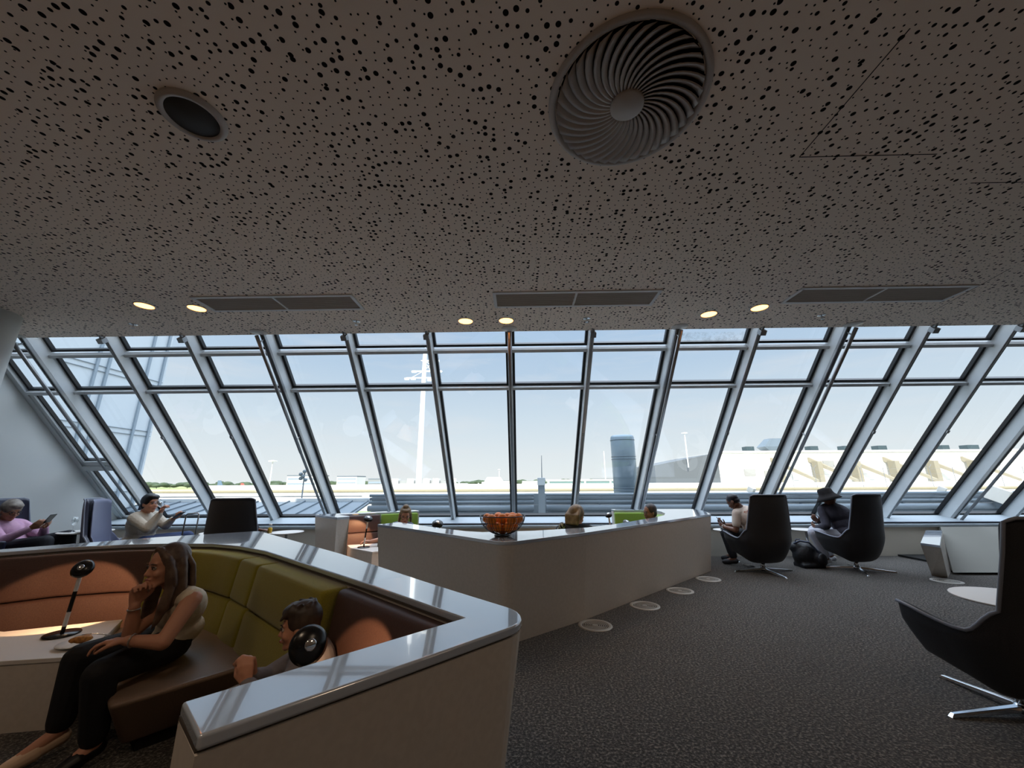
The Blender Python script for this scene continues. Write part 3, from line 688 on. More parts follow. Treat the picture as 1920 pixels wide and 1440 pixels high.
chA = armchair('armchair', 'dark high-backed armchair of the man in the white shirt, backpack beside it', (3.90, 6.75, 0), math.radians(5), math.radians(5 - 5))
armchair('armchair', 'dark high-backed armchair of the man in the brimmed hat', (5.46, 6.84, 0), math.radians(15), math.radians(65 - 15))
armchair('armchair', 'empty black armchair cut off by the right edge, nearest the camera', (3.12, 2.85, 0), math.radians(6), math.radians(92 - 6))
armchair('armchair', 'purple-dark armchair seen from the side with the woman drinking in it', (-6.40, 6.32, 0), math.radians(-64), 0.4, M_CHAIRL, mat('lilac_sheen_leather', '6b7088', 0.35))  # window sheen is put into the light colour of lining and seat
armchair('armchair', 'dark armchair turned its back beside the juice bottle, left of the booth', (-4.47, 6.35, 0), math.radians(12), 0.3)
armchair('armchair', 'black armchair at the left edge holding the grey-haired man', (-7.98, 6.32, 0), math.radians(-85), 0.2, M_CHAIRL)

def round_table(lab, loc, r, h, top=None):
    g = thing('side_table', lab, 'table', loc, 0, group='small round white side tables')
    B().lathe([(0.001, h - 0.02), (r - 0.02, h - 0.02), (r, h - 0.008), (r, h), (0.001, h)], n=56).build('tabletop', top or M_TABLE, g, loc='local', bevel=0.002)
    B().lathe([(0.022, 0.01), (0.022, h - 0.02)], n=16).build('column', M_CHROME, g, smooth=True, loc='local')
    B().lathe([(0.001, 0), (r * 0.62, 0), (r * 0.62, 0.008), (0.03, 0.016), (0.001, 0.016)], n=40).build('foot', M_CHROME, g, smooth=True, loc='local')
    return g
round_table('large round white side table half hidden behind the near black armchair', (4.35, 3.78, 0), 0.42, 0.40)
round_table('round white side table in front of the man in the white shirt', (3.84, 7.60, 0), 0.24, 0.535)
round_table('round white side table in front of the man in the brimmed hat', (5.32, 7.66, 0), 0.26, 0.53)
round_table('round white side table with the juice bottle beside the turned armchair', (-3.95, 6.75, 0), 0.26, 0.62)
round_table('round side table with plates between the drinking woman and turned armchair', (-5.02, 6.75, 0), 0.34, 0.62)
round_table('round side table with wine glasses in front of the grey-haired man', (-7.25, 6.60, 0), 0.34, 0.66)

# ------------------------------------------------------------------ fruit bowl
bowl = thing('fruit_bowl', 'black wire bowl full of oranges on the corner of the middle booth', 'bowl', (-0.19, 4.20, 0.88))
b = B(); R0 = 0.235
def bz(r): return 0.008 + 0.189 * (1 - math.sqrt(max(0, 1 - (r / R0) ** 2)))
b.lathe([(0.001, 0.0), (0.085, 0.0), (0.085, 0.010), (0.001, 0.010)], n=32)
for k in range(44):
    a = 2 * PI * k / 44; b.tube([(r * math.cos(a), r * math.sin(a), bz(r)) for r in (0.06, 0.10, 0.14, 0.17, 0.19, 0.21, 0.222, 0.230, 0.2345)], 0.0022, 5)
for r in (0.11, 0.16, 0.195, 0.222): b.tube([(r * math.cos(a), r * math.sin(a), bz(r)) for a in [2 * PI * k / 40 for k in range(41)]], 0.002, 5)
b.build('wire_basket', M_BLACK, bowl, loc='local')
B().tube([(R0 * math.cos(a), R0 * math.sin(a), 0.197) for a in [2 * PI * k / 48 for k in range(49)]], 0.005, 8).build('rim', M_BLACK, bowl, smooth=True, loc='local')
M_OR = mat('orange_peel', 'e8801c', 0.45, noise=(30, 'f09030', 0.35, 0.65), bump=(260, 0.25, 0.002))
o0 = None; random.seed(3)
spots = [(0.0, 0.0, 0.062)] + [(0.112 * math.cos(a), 0.112 * math.sin(a), 0.092) for a in (0.1, 1.15, 2.2, 3.25, 4.3, 5.3)] + [(0.058 * math.cos(a), 0.058 * math.sin(a), 0.172) for a in (0.5, 2.6, 4.7)] + [(0.162 * math.cos(a), 0.162 * math.sin(a), 0.168) for a in (0.0, 0.9, 1.9, 3.0, 4.0, 5.4)]
for (x, y, z) in spots:
    L = (-0.19 + x, 4.20 + y, 0.88 + z)
    if o0 is None:
        o0 = thing('orange', 'ripe orange piled in the black wire bowl', 'orange', L, 0, group='oranges in the wire bowl')
        B().sphere((0, 0, 0), 0.052, 20, 14).build('peel', M_OR, o0, smooth=True, loc='local')
        B().lathe([(0.006, 0.049), (0.005, 0.0535), (0.001, 0.0535)], n=8).build('stem_button', mat('stem_green', '4a5a20', 0.8), o0, loc='local')
    else:
        c = dup(o0, L, random.random() * 6, 'ripe orange piled in the black wire bowl'); c.rotation_euler = (random.uniform(-1, 1), random.uniform(-1, 1), random.random() * 6)
        c.scale = [random.uniform(0.92, 1.08)] * 3

# ------------------------------------------------------------------ small things on the tables
pl = thing('cake_plate', 'white plate with a half-eaten pastry on the near console', 'plate', (-2.96, 2.83, 0.38))
B().lathe([(0.001, 0.0), (0.06, 0.0), (0.10, 0.012), (0.112, 0.016), (0.110, 0.020), (0.06, 0.007), (0.001, 0.006)], n=40).build('dish', M_TABLE, pl, smooth=True, loc='local')
pz = thing('pastry', 'golden strudel slice lying on the white plate', 'pastry', (-2.965, 2.84, 0.388), 0.5)
b = B(); b.ell((0, 0, 0.022), ((0.062, 0, 0), (0, 0.028, 0), (0, 0, 0.022))); b.ell((0.02, 0.01, 0.03), ((0.03, 0, 0), (0, 0.022, 0), (0, 0, 0.016)))
b.build('crust', mat('pastry_crust', 'c98a3c', 0.6, noise=(60, '8c5520', 0.35, 0.7)), pz, remesh=0.004, loc='local')
nk = B(); nk.hexa([(-2.99, 2.75, 0.392), (-2.93, 2.74, 0.392), (-2.90, 2.78, 0.40), (-2.97, 2.80, 0.40)], [(-2.99, 2.75, 0.395), (-2.93, 2.74, 0.395), (-2.90, 2.78, 0.403), (-2.97, 2.80, 0.403)])
tag(nk.build('napkin', mat('paper_white', 'd8d2cc', 0.9)), 'folded paper napkin at the front of the cake plate', 'napkin')
fk = thing('fork', 'steel fork resting across the rim of the cake plate', 'fork', (-2.93, 2.90, 0.40))
b = B(); b.tube([(-3.01, 2.885, 0.420), (-2.95, 2.895, 0.425), (-2.88, 2.915, 0.412), (-2.82, 2.935, 0.392)], 0.0035, 6); b.build('handle', M_CHROME, fk, smooth=True)
b = B()
for k in (-1, 0, 1): b.tube([(-3.01, 2.885 + k * 0.004, 0.420), (-3.05, 2.880 + k * 0.006, 0.414)], 0.0016, 5)
b.build('prongs', M_CHROME, fk)

def wine_glass(loc, lab):
    g = thing('wine_glass', lab, 'glass', loc, 0, group='empty wine glasses on the left side table')
    B().lathe([(0.045, 0.0), (0.004, 0.006), (0.004, 0.10), (0.03, 0.125), (0.042, 0.17), (0.036, 0.235), (0.034, 0.235), (0.040, 0.17), (0.028, 0.128), (0.001, 0.112)], n=24, cap=False).build('glass_body', M_GLASSC, g, smooth=True, loc='local')
wine_glass((-7.32, 6.45, 0.66), 'empty wine glass nearer the grey-haired man'); wine_glass((-7.02, 6.62, 0.66), 'empty wine glass farther from the grey-haired man')
t_ = thing('plate', 'white plate beside the empty wine glasses', 'plate', (-7.06, 6.42, 0.66)); B().lathe([(0.001, 0), (0.07, 0), (0.12, 0.018), (0.06, 0.007), (0.001, 0.007)], n=32).build('dish', M_TABLE, t_, smooth=True, loc='local')
t_ = thing('plate', 'white plate on the round table behind the suitcase handle', 'plate', (-5.15, 6.66, 0.62)); B().lathe([(0.001, 0), (0.07, 0), (0.12, 0.018), (0.06, 0.007), (0.001, 0.007)], n=32).build('dish', M_TABLE, t_, smooth=True, loc='local')
t_ = thing('coffee_cup', 'small white coffee cup on the round table of the drinking woman', 'cup', (-4.95, 6.62, 0.62)); B().lathe([(0.001, 0), (0.025, 0), (0.042, 0.05), (0.038, 0.05), (0.001, 0.01)], n=24).build('cup_body', M_TABLE, t_, smooth=True, loc='local')
t_ = thing('juice_bottle', 'little bottle of yellow juice beside the turned armchair', 'bottle', (-4.16, 6.62, 0.62))
B().lathe([(0.001, 0), (0.032, 0.0), (0.034, 0.07), (0.022, 0.085), (0.001, 0.086)], n=24).build('juice', mat('yellow_juice', 'e0b010', 0.3), t_, smooth=True, loc='local')
B().lathe([(0.0335, 0.0), (0.0355, 0.07), (0.020, 0.10), (0.020, 0.125)], n=24, cap=False).build('glass_body', M_GLASSC, t_, smooth=True, loc='local')
B().lathe([(0.022, 0.12), (0.022, 0.145), (0.001, 0.146)], n=20).build('bottle_cap', M_WHITEP, t_, smooth=True, loc='local')

sc_ = thing('suitcase', 'suitcase with raised telescopic handle beside the turned armchair', 'suitcase', (-5.05, 6.05, 0))
B().box((-5.05, 6.05, 0.30), (0.34, 0.22, 0.52), 0.1).build('case_body', mat('dark_case', '1c1d22', 0.5), sc_, bevel=0.04, seg=4)
B().tube([(-5.14, 6.05, 0.55), (-5.14, 6.05, 0.95), (-5.12, 6.05, 0.97), (-4.96, 6.05, 0.98), (-4.94, 6.05, 0.96), (-4.94, 6.05, 0.55)], 0.010, 8).build('pull_handle', M_ALU2, sc_, smooth=True)
for sx in (-0.12, 0.12): B().lathe([(0.001, -0.012), (0.025, -0.012), (0.025, 0.012), (0.001, 0.012)], (-5.05 + sx, 6.0, 0.026), 16, axis=(1, 0, 0)).build('wheel', M_BLACK, sc_)

M_BAG = mat('black_nylon', '0d0f16', 0.6, bump=(30, 0.5, 0.01))
bp = thing('backpack', 'black backpack lying on the carpet between the two men', 'backpack', (4.85, 7.1, 0))
b = B(); b.ell((4.85, 7.12, 0.19), ((0.20, 0.02, 0), (0, 0.17, 0), (0.03, 0, 0.20))); b.ell((4.98, 7.05, 0.14), ((0.13, 0, 0), (0, 0.15, 0), (0, 0, 0.14))); b.ell((4.78, 7.15, 0.29), ((0.14, 0, 0), (0, 0.12, 0), (0, 0, 0.11)))
b.box((4.87, 7.08, 0.03), (0.36, 0.28, 0.06)); b.build('bag_body', M_BAG, bp, remesh=0.018, relax=3)
B().tube([(4.70, 7.12, 0.36), (4.74, 7.02, 0.42), (4.86, 6.98, 0.40), (4.95, 6.98, 0.30), (5.02, 6.92, 0.14)], 0.016, 8).build('shoulder_strap', mat('strap_grey', '3a4358', 0.6), bp, smooth=True)
B().ell((4.99, 6.92, 0.14), ((0.09, 0.02, 0), (0, 0.05, 0), (0, 0, 0.10))).build('front_pocket', M_BAG, bp, smooth=True)
B().tube([(4.74, 7.14, 0.39), (4.76, 7.14, 0.43), (4.82, 7.14, 0.43), (4.84, 7.14, 0.39)], 0.009, 6).build('grab_loop', mat('strap_grey', '3a4358', 0.6), bp, smooth=True)

# ------------------------------------------------------------------ outside: parapet pipes, chimney, masts, airfield
M_PIPE = mat('pipe_grey', '6a7680', 0.45, 0.2)
M_ROOF = mat('pale_roof', 'cfd0cb', 0.8, noise=(0.4, 'b9bab4', 0.4, 0.6))
M_ROOFG = mat('zinc_roof', '66727b', 0.5, 0.2)
M_WHITEB = mat('white_cladding', 'e6e2d8', 0.8)
M_GREYB = mat('grey_cladding', '8c8e8c', 0.8)
M_FIELD = mat('airfield_grass', '7a8a4c', 1.0, noise=(0.01, 'a2a070', 0.4, 0.6))
M_ASPH = mat('apron_concrete', 'a8a69c', 0.9)
M_TREE = mat('far_foliage', '39452f', 1.0, noise=(0.05, '4d5a40', 0.35, 0.65))
M_MASTW = mat('white_mast', 'e4e4e2', 0.5)
pp = thing('pipe_rack', 'bank of long grey horizontal pipes outside below the windows', 'pipes', (4, 12, 0.4))
for z, y, r in ((1.03, 12.0, 0.045), (0.93, 12.05, 0.045), (0.83, 12.0, 0.045), (0.66, 11.95, 0.085), (0.52, 12.0, 0.04), (0.43, 12.0, 0.04), (0.30, 12.0, 0.08)):
    for x0, x1 in ((-4.6, 0.40), (0.78, 26)):
        B().tube([(x0, y, z), (x1, y, z)], r, 14).build('pipe', M_PIPE, pp, smooth=True)
for x in (-3.6, -0.6, 2.4, 5.4, 8.4, 11.4, 14.4):
    B().box((x, 12.1, 0.5), (0.05, 0.06, 1.1)).build('upright', M_PIPE, pp)
B().box((10.7, 12.22, 0.90), (30.6, 0.06, 0.33)).build('backing_sheet', M_ROOFG, pp)
B().box((10.7, 12.22, 0.355), (30.6, 0.06, 0.75)).build('backing_sheet', M_ROOFG, pp)
B().box((11, 12.2, -0.75), (32, 2.0, 0.9)).build('kerb', M_ROOFG, pp)
zr = thing('seamed_roof', 'grey sloped standing-seam metal roof outside at the left', 'roof', (-8.5, 11.5, 0))
b = B(); b.hexa([(-11.9, 9.6, 0.20), (-4.7, 9.6, 0.20), (-4.7, 12.4, 0.80), (-11.9, 12.4, 0.80)], [(-11.9, 9.6, 0.25), (-4.7, 9.6, 0.25), (-4.7, 12.4, 0.85), (-11.9, 12.4, 0.85)])
b.build('sheet', M_ROOFG, zr)
b = B()
for k in range(15):
    x = -11.8 + k * 0.5; b.hexa([(x, 9.6, 0.25), (x + 0.03, 9.6, 0.25), (x + 0.03, 12.4, 0.85), (x, 12.4, 0.85)], [(x, 9.6, 0.29), (x + 0.03, 9.6, 0.29), (x + 0.03, 12.4, 0.89), (x, 12.4, 0.89)])
b.build('standing_seams', mat('seam_shade', '5a6670', 0.5), zr)
B().box((-8.3, 12.5, 0.86), (7.2, 0.25, 0.16)).build('ridge_cap', M_ALU, zr)
B().box((-8.3, 11.9, 1.02), (7.0, 0.03, 0.03)).build('ridge_rail', M_ALU2, zr)

ch = thing('chimney', 'fat grey-blue metal chimney cylinder outside, right of the centre mullion', 'chimney', (3.74, 14, 0))
B().lathe([(0.42, -0.5), (0.42, 2.93), (0.40, 3.0), (0.36, 3.03), (0.001, 3.04)], (3.73, 14, 0), 48).build('shaft', mat('chimney_zinc', '7e8e98', 0.4, 0.4), ch, smooth=True)
for z in (2.86, 2.27, 2.18, 1.19, 1.10): B().lathe([(0.42, z - 0.012), (0.436, z - 0.006), (0.436, z + 0.006), (0.42, z + 0.012)], (3.73, 14, 0), 48, cap=False).build('band', mat('chimney_band', '5c6a74', 0.4, 0.4), ch, smooth=True)
vp = thing('vent_post', 'grey box post with a thin lightning rod outside, right of centre', 'post', (0.62, 11.5, 0.4))
B().box((0.62, 11.6, 0.5), (0.19, 0.19, 1.8)).build('post', M_PIPE, vp); B().box((0.62, 11.6, 1.42), (0.22, 0.22, 0.22)).build('cap_box', mat('cap_pale', 'aab4ba', 0.5), vp, bevel=0.01)
B().tube([(0.64, 11.6, 1.5), (0.645, 11.6, 2.18)], [0.014, 0.007], 8).build('rod', M_PIPE, vp)
for i, (x, y, z, s, lab) in enumerate(((7.0, 12.1, 1.14, 0.17, 'small white box on the pipes behind the man in the white shirt'), (12.65, 12.1, 1.12, 0.17, 'small white box on the pipes right of the brimmed hat'),
                                  (13.9, 11.8, 0.98, 0.40, 'big pale tilted box outside at the far right pane'))):
    g = thing('vent_cowl', lab, 'vent cowl', (x, y, z))
    B().box((x, y, z), (s, s, s), 0.6, rot=Matrix.Rotation(0.6, 3, 'Z') @ Matrix.Rotation(0.5, 3, 'X')).build('hood', M_WHITEB, g, bevel=0.01)
    B().box((x, y, z - s * 0.6), (s * 0.5, s * 0.5, s * 0.7)).build('neck', M_PIPE, g)
nw = thing('neighbour_wing', 'tall pale clad wing of the terminal outside at the upper left', 'building', (-12.5, 9, 0))
B().box((-12.9, 6.7, 3), (1.8, 10.9, 20)).build('wall', mat('pale_blue_panel', 'c3ccd2', 0.5), nw)
b = B()
for y in (3.9, 6.1, 8.0, 10.05, 10.35, 11.5, 12.0): b.box((-11.98, y, 3), (0.07, 0.07, 20))
b.build('ribs', mat('rib_grey', '8896a2', 0.5), nw)
b = B()
for z in (1.2, 2.9, 3.05, 4.55, 4.7, 6.4, 8.0): b.box((-11.99, 6.7, z), (0.035, 10.8, 0.012))
b.build('panel_joints', mat('joint_grey', '707c86', 0.6), nw)

# flat roofs between the lounge and the apron
rf = thing('terminal_roof', 'long pale flat terminal roof outside just beyond the pipes', 'roof', (20, 60, 0))
B().box((40, 75, -0.9), (380, 70, 1.0)).build('deck', M_ROOF, rf)
B().box((40, 41, -0.15), (380, 0.8, 0.7)).build('parapet_cap', M_WHITEB, rf)
B().tube([(-60, 60, 0.15), (200, 60, 0.15)], 0.22, 10).build('service_pipe', mat('ochre_pipe', '8e8468', 0.7), rf)
B().tube([(-60, 72, 0.55), (200, 72, 0.55)], 0.5, 10).build('duct', M_WHITEB, rf)
b = B()
for k in range(7): b.hexa([(-10.5 + k * 3.4, 90, -0.3), (-8.9 + k * 3.4, 90, -0.3), (-8.9 + k * 3.4, 92, -0.3), (-10.5 + k * 3.4, 92, -0.3)], [(-9.75 + k * 3.4, 90.8, 1.2), (-9.65 + k * 3.4, 90.8, 1.2), (-9.65 + k * 3.4, 91, 1.2), (-9.75 + k * 3.4, 91, 1.2)])
b.build('skylights', M_WHITEB, rf)
struct(B().box((0, 1900, -9.5), (9000, 3700, 1)).build('ground', M_FIELD))
ap = B(); ap.box((-100, 330, -8.95), (1400, 220, 0.2)); struct(ap.build('apron', M_ASPH))
# tree line
random.seed(11)
def tree(lab, x, y, z, w, h):
    g = thing('tree', lab, 'trees', (x, y, z), 0, group='distant trees along the horizon')
    b = B()
    for k in range(7):
        a = random.uniform(-0.5, 0.5); b.ell((a * w * 0.7, random.uniform(-4, 4), h * random.uniform(0.45, 0.7)), ((w * 0.28, 0, 0), (0, w * 0.2, 0), (0, 0, h * random.uniform(0.3, 0.42))), 9, 6)
    b.build('crown', M_TREE, g, smooth=True, loc='local'); B().tube([(0, 0, 0), (0, 0, h * 0.5)], 0.6, 6).build('trunk', mat('far_trunk', '4a4032', 0.9), g, loc='local')
for k in range(52):
    x = -950 + k * 33 + random.uniform(-3, 3)
    if 300 < x: 
        if x > 560: continue
    tree('distant tree in the hazy row along the horizon', x, 870 + 70 * (k % 2), -9, random.uniform(34, 42), random.uniform(10, 15.5))

def block(name, lab, x, y, w, d, z0, z1, m=None, win_rows=0, cols=0, cat='building', group=None):
    g = thing(name, lab, cat, (x, y, z0), 0, group=group)
    B().box((x, y, (z0 + z1) / 2), (w, d, z1 - z0)).build('walls', m or M_WHITEB, g)
    B().box((x, y, z1 + 0.02 * (z1 - z0)), (w * 1.01, d * 1.01, 0.05 * (z1 - z0))).build('roof', M_ROOFG, g)
    for r in range(win_rows):
        b = B(); z = z0 + (z1 - z0) * (r + 0.6) / (win_rows + 0.2); b.box((x, y - d / 2 - 0.1, z), (w * 0.92, 0.3, (z1 - z0) / win_rows * 0.3)); b.build('window_band', mat('far_window', '8d9aa4', 0.3), g)
    return g
block('office_building', 'white office block with window bands on the horizon, left of the mast', -175, 320, 24, 20, -9, 6.8, None, 4)
block('office_building', 'second pale office block on the horizon, right behind the fourth mullion', -139, 320, 16, 18, -9, 6.0, None, 5)
block('office_building', 'grey-fronted pale block on the horizon between the mast and the fourth mullion', -113, 310, 11, 14, -9, 3.8, M_GREYB, 3)
pg = thing('plant_building', 'white industrial building with towers behind the tall mast', 'building', (-60, 250, -9))
B().box((-60, 250, -4.2), (50, 24, 9.6)).build('walls', M_WHITEB, pg)
for x in (-79, -69, -59, -53, -43): B().box((x, 248, 1.2), (3.6, 8, 5)).build('tower', M_WHITEB, pg)
B().box((-62, 251, 1.0), (34, 8, 3)).build('plant_deck', M_GREYB, pg)
for k, (x, w, h, y) in enumerate(((-28, 26, 3.2, 600), (18, 30, 2.6, 620), (60, 18, 2.0, 610), (126, 50, 4.5, 560), (172, 34, 4.2, 560))):
    block('hangar', ('low white hangar on the horizon right of the mast', 'low white hangar on the horizon left of the lightning rod', 'tiny white shed on the horizon beside the lightning rod',
                     'long white hangar on the horizon left of the chimney', 'white hangar on the horizon just left of the chimney')[k], x, y, w, 20, -9, h, None, 1)
sb = thing('lookout_cabin', 'small white cabin with sloped glass roof on the terminal roof, right of the mast', 'cabin', (-7.6, 110, 0))
B().box((-7.4, 110, 0.6), (6.5, 4, 1.6)).build('walls', M_WHITEB, sb); B().prism([(-10, 108), (-4.6, 108), (-4.6, 112), (-10, 112)], 1.4, 2.7, [(-9.2, 108.6), (-5.6, 108.6), (-5.6, 111.4), (-9.2, 111.4)]).build('glazed_roof', M_ROOF, sb)
gl = thing('glass_pavilion', 'white-framed glass pavilion on the roof left of the chimney', 'building', (16, 90, 0))
B().box((16, 90, 1.65), (20, 5, 0.35)).build('roof', M_WHITEB, gl); B().box((16, 90, -0.1), (20, 5, 0.6)).build('base', M_WHITEB, gl); B().box((16, 90, 0.9), (19.6, 4.6, 1.4)).build('glazing', mat('far_green_glass', '6d8680', 0.2), gl)
for x in (6.3, 13.2, 14.4, 20, 25.7): B().box((x, 87.5, 0.8), (0.35, 0.35, 1.8)).build('post', M_WHITEB, gl)

# white hall at the right with buttresses and roof vents
wh = thing('white_hall', 'long sunlit white hall outside at the right with sloping buttresses', 'building', (75, 84, 0))
B().box((96, 90, 3.6), (111, 20, 6.9)).build('wall', M_WHITEB, wh)
b = B(); b.hexa([(27.5, 80, -0.5), (40.5, 80, -0.5), (40.5, 100, -0.5), (27.5, 100, -0.5)], [(27.5, 80, 4.5), (40.5, 80, 6.95), (40.5, 100, 6.95), (27.5, 100, 4.5)]); b.build('gable', mat('gable_grey', '5e6264', 0.8), wh)
B().box((96, 79.8, 7.12), (111.5, 0.6, 0.3)).build('roof_edge', M_WHITEB, wh)
for x in (52, 59.5, 67, 74.5, 82, 90):
    b = B(); b.hexa([(x - 1.0, 79.9, 5.0), (x - 0.6, 79.9, 5.0), (x + 5.4, 76.5, 1.0), (x + 5.0, 76.5, 1.0)], [(x - 1.0, 79.9, 5.9), (x - 0.6, 79.9, 5.9), (x + 5.4, 76.5, 1.5), (x + 5.0, 76.5, 1.5)])
    b.box((x - 0.3, 78.6, 2.8), (0.9, 1.6, 4.4)); b.build('buttress', mat('buttress_beige', '948c78', 0.8), wh)
for x, z in ((46.5, 3.0), (50.5, 2.7), (62.5, 4.6)): B().box((x, 79.9, z), (2.2, 0.2, 1.3)).build('wall_hatch', mat('hatch_grey', '9c9a94', 0.7), wh)
for x, s in ((47.5, 1.0), (60.5, 1.0), (67, 0.7), (74.3, 1.1), (87.0, 0.9), (92.5, 1.4)):
    B().box((x, 81, 7.5), (1.6 * s, 1.6, 1.4)).build('roof_vent', mat('vent_teal', '36464a', 0.6), wh)
B().prism([(52.0, 80.5), (54.6, 80.5), (54.6, 83), (52.0, 83)], 7.0, 8.2, [(50.6, 80.3), (56.0, 80.3), (56.0, 83.2), (50.6, 83.2)]).build('exhaust_hood', mat('hood_steel', '66727a', 0.5, 0.1), wh)
B().prism([(50.6, 80.3), (56.0, 80.3), (56.0, 83.2), (50.6, 83.2)], 8.2, 9.9, [(52.2, 80.8), (55.0, 80.8), (55.0, 82.8), (52.2, 82.8)]).build('exhaust_hood', mat('hood_steel', '66727a', 0.5, 0.1), wh)
fn = thing('security_fence', 'thin security fence with barbed Y-shaped tops before the white hall', 'fence', (70, 70, 0))
b = B()
for k in range(15):
    x = 44 + k * 4; b.tube([(x, 70, -0.4), (x, 70, 3.4)], 0.045, 5); b.tube([(x, 70, 3.4), (x - 0.5, 70, 4.0)], 0.035, 5); b.tube([(x, 70, 3.4), (x + 0.5, 70, 4.0)], 0.035, 5)
for z in (1.4, 2.4, 3.3): b.tube([(44, 70, z), (100, 70, z)], 0.02, 4)
b.build('fence_frame', mat('fence_grey', '77797a', 0.6), fn)

# floodlight mast
ms = thing('floodlight_mast', 'tall white floodlight mast outside, left of centre', 'mast', (-20.8, 80, 0))
B().tube([(-20.8, 80, -9), (-20.85, 80, 10), (-20.95, 80, 29.3)], [0.62, 0.55, 0.42], 20).build('shaft', M_MASTW, ms, smooth=True)
B().tube([(-20.95, 80, 29.3), (-20.95, 80, 31)], 0.06, 6).build('lightning_rod', M_MASTW, ms)
b = B()
for z, x0, x1 in ((23.5, -24.6, -17.2), (25.0, -23.5, -17.0), (27.4, -21.6, -18.2)):
    b.tube([(x0, 79.4, z), (x1, 79.4, z)], 0.10, 6); b.tube([(x0, 80.6, z + 0.2), (x1, 80.6, z + 0.2)], 0.08, 6)
for p, q in (((-20.9, 25), (-18.4, 27.4)), ((-18.4, 23.5), (-20.2, 26.4)), ((-17.4, 25), (-19.2, 27.4)), ((-20.9, 27.4), (-17.2, 25)), ((-19.0, 23.5), (-17.4, 25.0)), ((-20.9, 25.0), (-23.5, 23.5)), ((-19.6, 28.4), (-17.6, 26.2))): b.tube([(p[0], 79.4, p[1]), (q[0], 79.4, q[1])], 0.07, 6)
b.build('lattice', M_MASTW, ms)
for x, z in ((-24.4, 23.2), (-23.0, 23.2), (-18.2, 22.9), (-17.4, 24.8), (-22.9, 24.8), (-19.4, 22.9), (-18.0, 27.2)): B().box((x, 79.2, z), (1.0, 0.5, 0.4)).build('floodlight', M_MASTW, ms)
def pole(lab, x, y, z0, z1, r, head=None):
    g = thing('lamp_post', lab, 'lamp post', (x, y, z0)); B().tube([(x, y, z0), (x, y, z1)], [r, r * 0.6], 8).build('pole', M_MASTW, g, smooth=True)
    if head: B().lathe([(0.001, -head * 0.2), (head, -head * 0.1), (head, head * 0.15), (0.001, head * 0.3)], (x, y, z1), 12).build('lamp_crown', M_MASTW, g, smooth=True)
pole('thin lamp post with crown of lights on the left apron', -163, 252, -9, 15.3, 0.42, 2.6)
pole('lamp post with round head above the grey gable at right', 33.9, 79, 4, 10.9, 0.16, 0.6)
pole('slim white pole on the horizon left of the chimney', 11.5 * 4, 300, -9, 19, 0.5)
pole('slim white pole nearest the chimney on the horizon', 15.5 * 4.2, 300, -9, 24, 0.4)
pole('short white pole on the horizon right of the mast', -13.5, 250, -9, 9, 0.25, 1.0)
sg = thing('signal_lamps', 'round signal lamps on a thin pole outside near the fourth mullion', 'signal', (-9.7, 17.5, -0.5))
B().tube([(-9.75, 17.5, -0.5), (-9.78, 17.5, 2.0)], 0.03, 8).build('pole', M_PIPE, sg)
for dx, dz in ((-0.12, 1.80), (0.04, 1.92), (-0.10, 1.62), (0.12, 1.55), (-0.01, 1.70)): B().sphere((-9.78 + dx, 17.42, dz), 0.085, 12, 8).build('lamp_ball', mat('signal_grey', '5d6c74', 0.4), sg, smooth=True)
for lab, x, Y_, c in (('parked airliner with blue-grey tail fin on the left apron', -232, 300, '5e7484'), ('parked airliner with red tail fin on the left apron', -257, 360, 'a8584a')):
    g = thing('airliner', lab, 'aeroplane', (x, Y_, -7)); m_ = mat('tail_' + c, c, 0.4)
    B().hexa([(x - 2.4, Y_ - 0.4, -3.2), (x + 2.6, Y_ - 0.4, -3.2), (x + 2.6, Y_ + 0.4, -3.2), (x - 2.4, Y_ + 0.4, -3.2)], [(x - 3.0, Y_ - 0.2, 3.6 if c[0] == '5' else 1.6), (x - 0.6, Y_ - 0.2, 3.6 if c[0] == '5' else 1.6), (x - 0.6, Y_ + 0.2, 3.6 if c[0] == '5' else 1.6), (x - 3.0, Y_ + 0.2, 3.6 if c[0] == '5' else 1.6)]).build('tail_fin', m_, g)
    B().tube([(x - 4, Y_, -3.9), (x + 1, Y_, -4.2), (x + 8, Y_, -4.8), (x + 26, Y_, -4.8), (x + 30, Y_, -5.2)], [0.3, 1.4, 2.0, 2.0, 0.5], 14).build('fuselage', M_WHITEB, g, smooth=True)
    B().hexa([(x + 10, Y_, -5.6), (x + 16, Y_, -5.6), (x + 10, Y_ - 14, -5.2), (x + 7, Y_ - 14, -5.2)], [(x + 10, Y_, -5.3), (x + 16, Y_, -5.3), (x + 10, Y_ - 14, -5.0), (x + 7, Y_ - 14, -5.0)]).build('wing', M_WHITEB, g)

# ------------------------------------------------------------------ people
def skin(name, c): return mat(name, c, 0.5, spec=0.4, noise=(25, c, 0.3, 0.7), bump=(180, 0.08, 0.001))
SK_L = skin('skin_fair', 'c08a70'); SK_M = skin('skin_tan', '9a6a50'); SK_D = skin('skin_brown', '6a4432')
H_BR = mat('hair_chestnut', '4a362c', 0.45, noise=(14, '75604f', 0.35, 0.7)); H_BK = mat('hair_black', '14121a', 0.4)
H_GR = mat('hair_grey', '8c8278', 0.6, noise=(16, '5a5048', 0.4, 0.7)); H_DB = mat('hair_dark_brown', '2c2018', 0.5, noise=(20, '44332a', 0.4, 0.7)); H_BL = mat('hair_dark_blond', '6a5238', 0.5, noise=(18, '8c7454', 0.4, 0.7))
E_W = mat('eye_white', 'a89c92', 0.3); E_D = mat('eye_dark', '1a120e', 0.2); LIP = mat('lips', '8c4a42', 0.45)

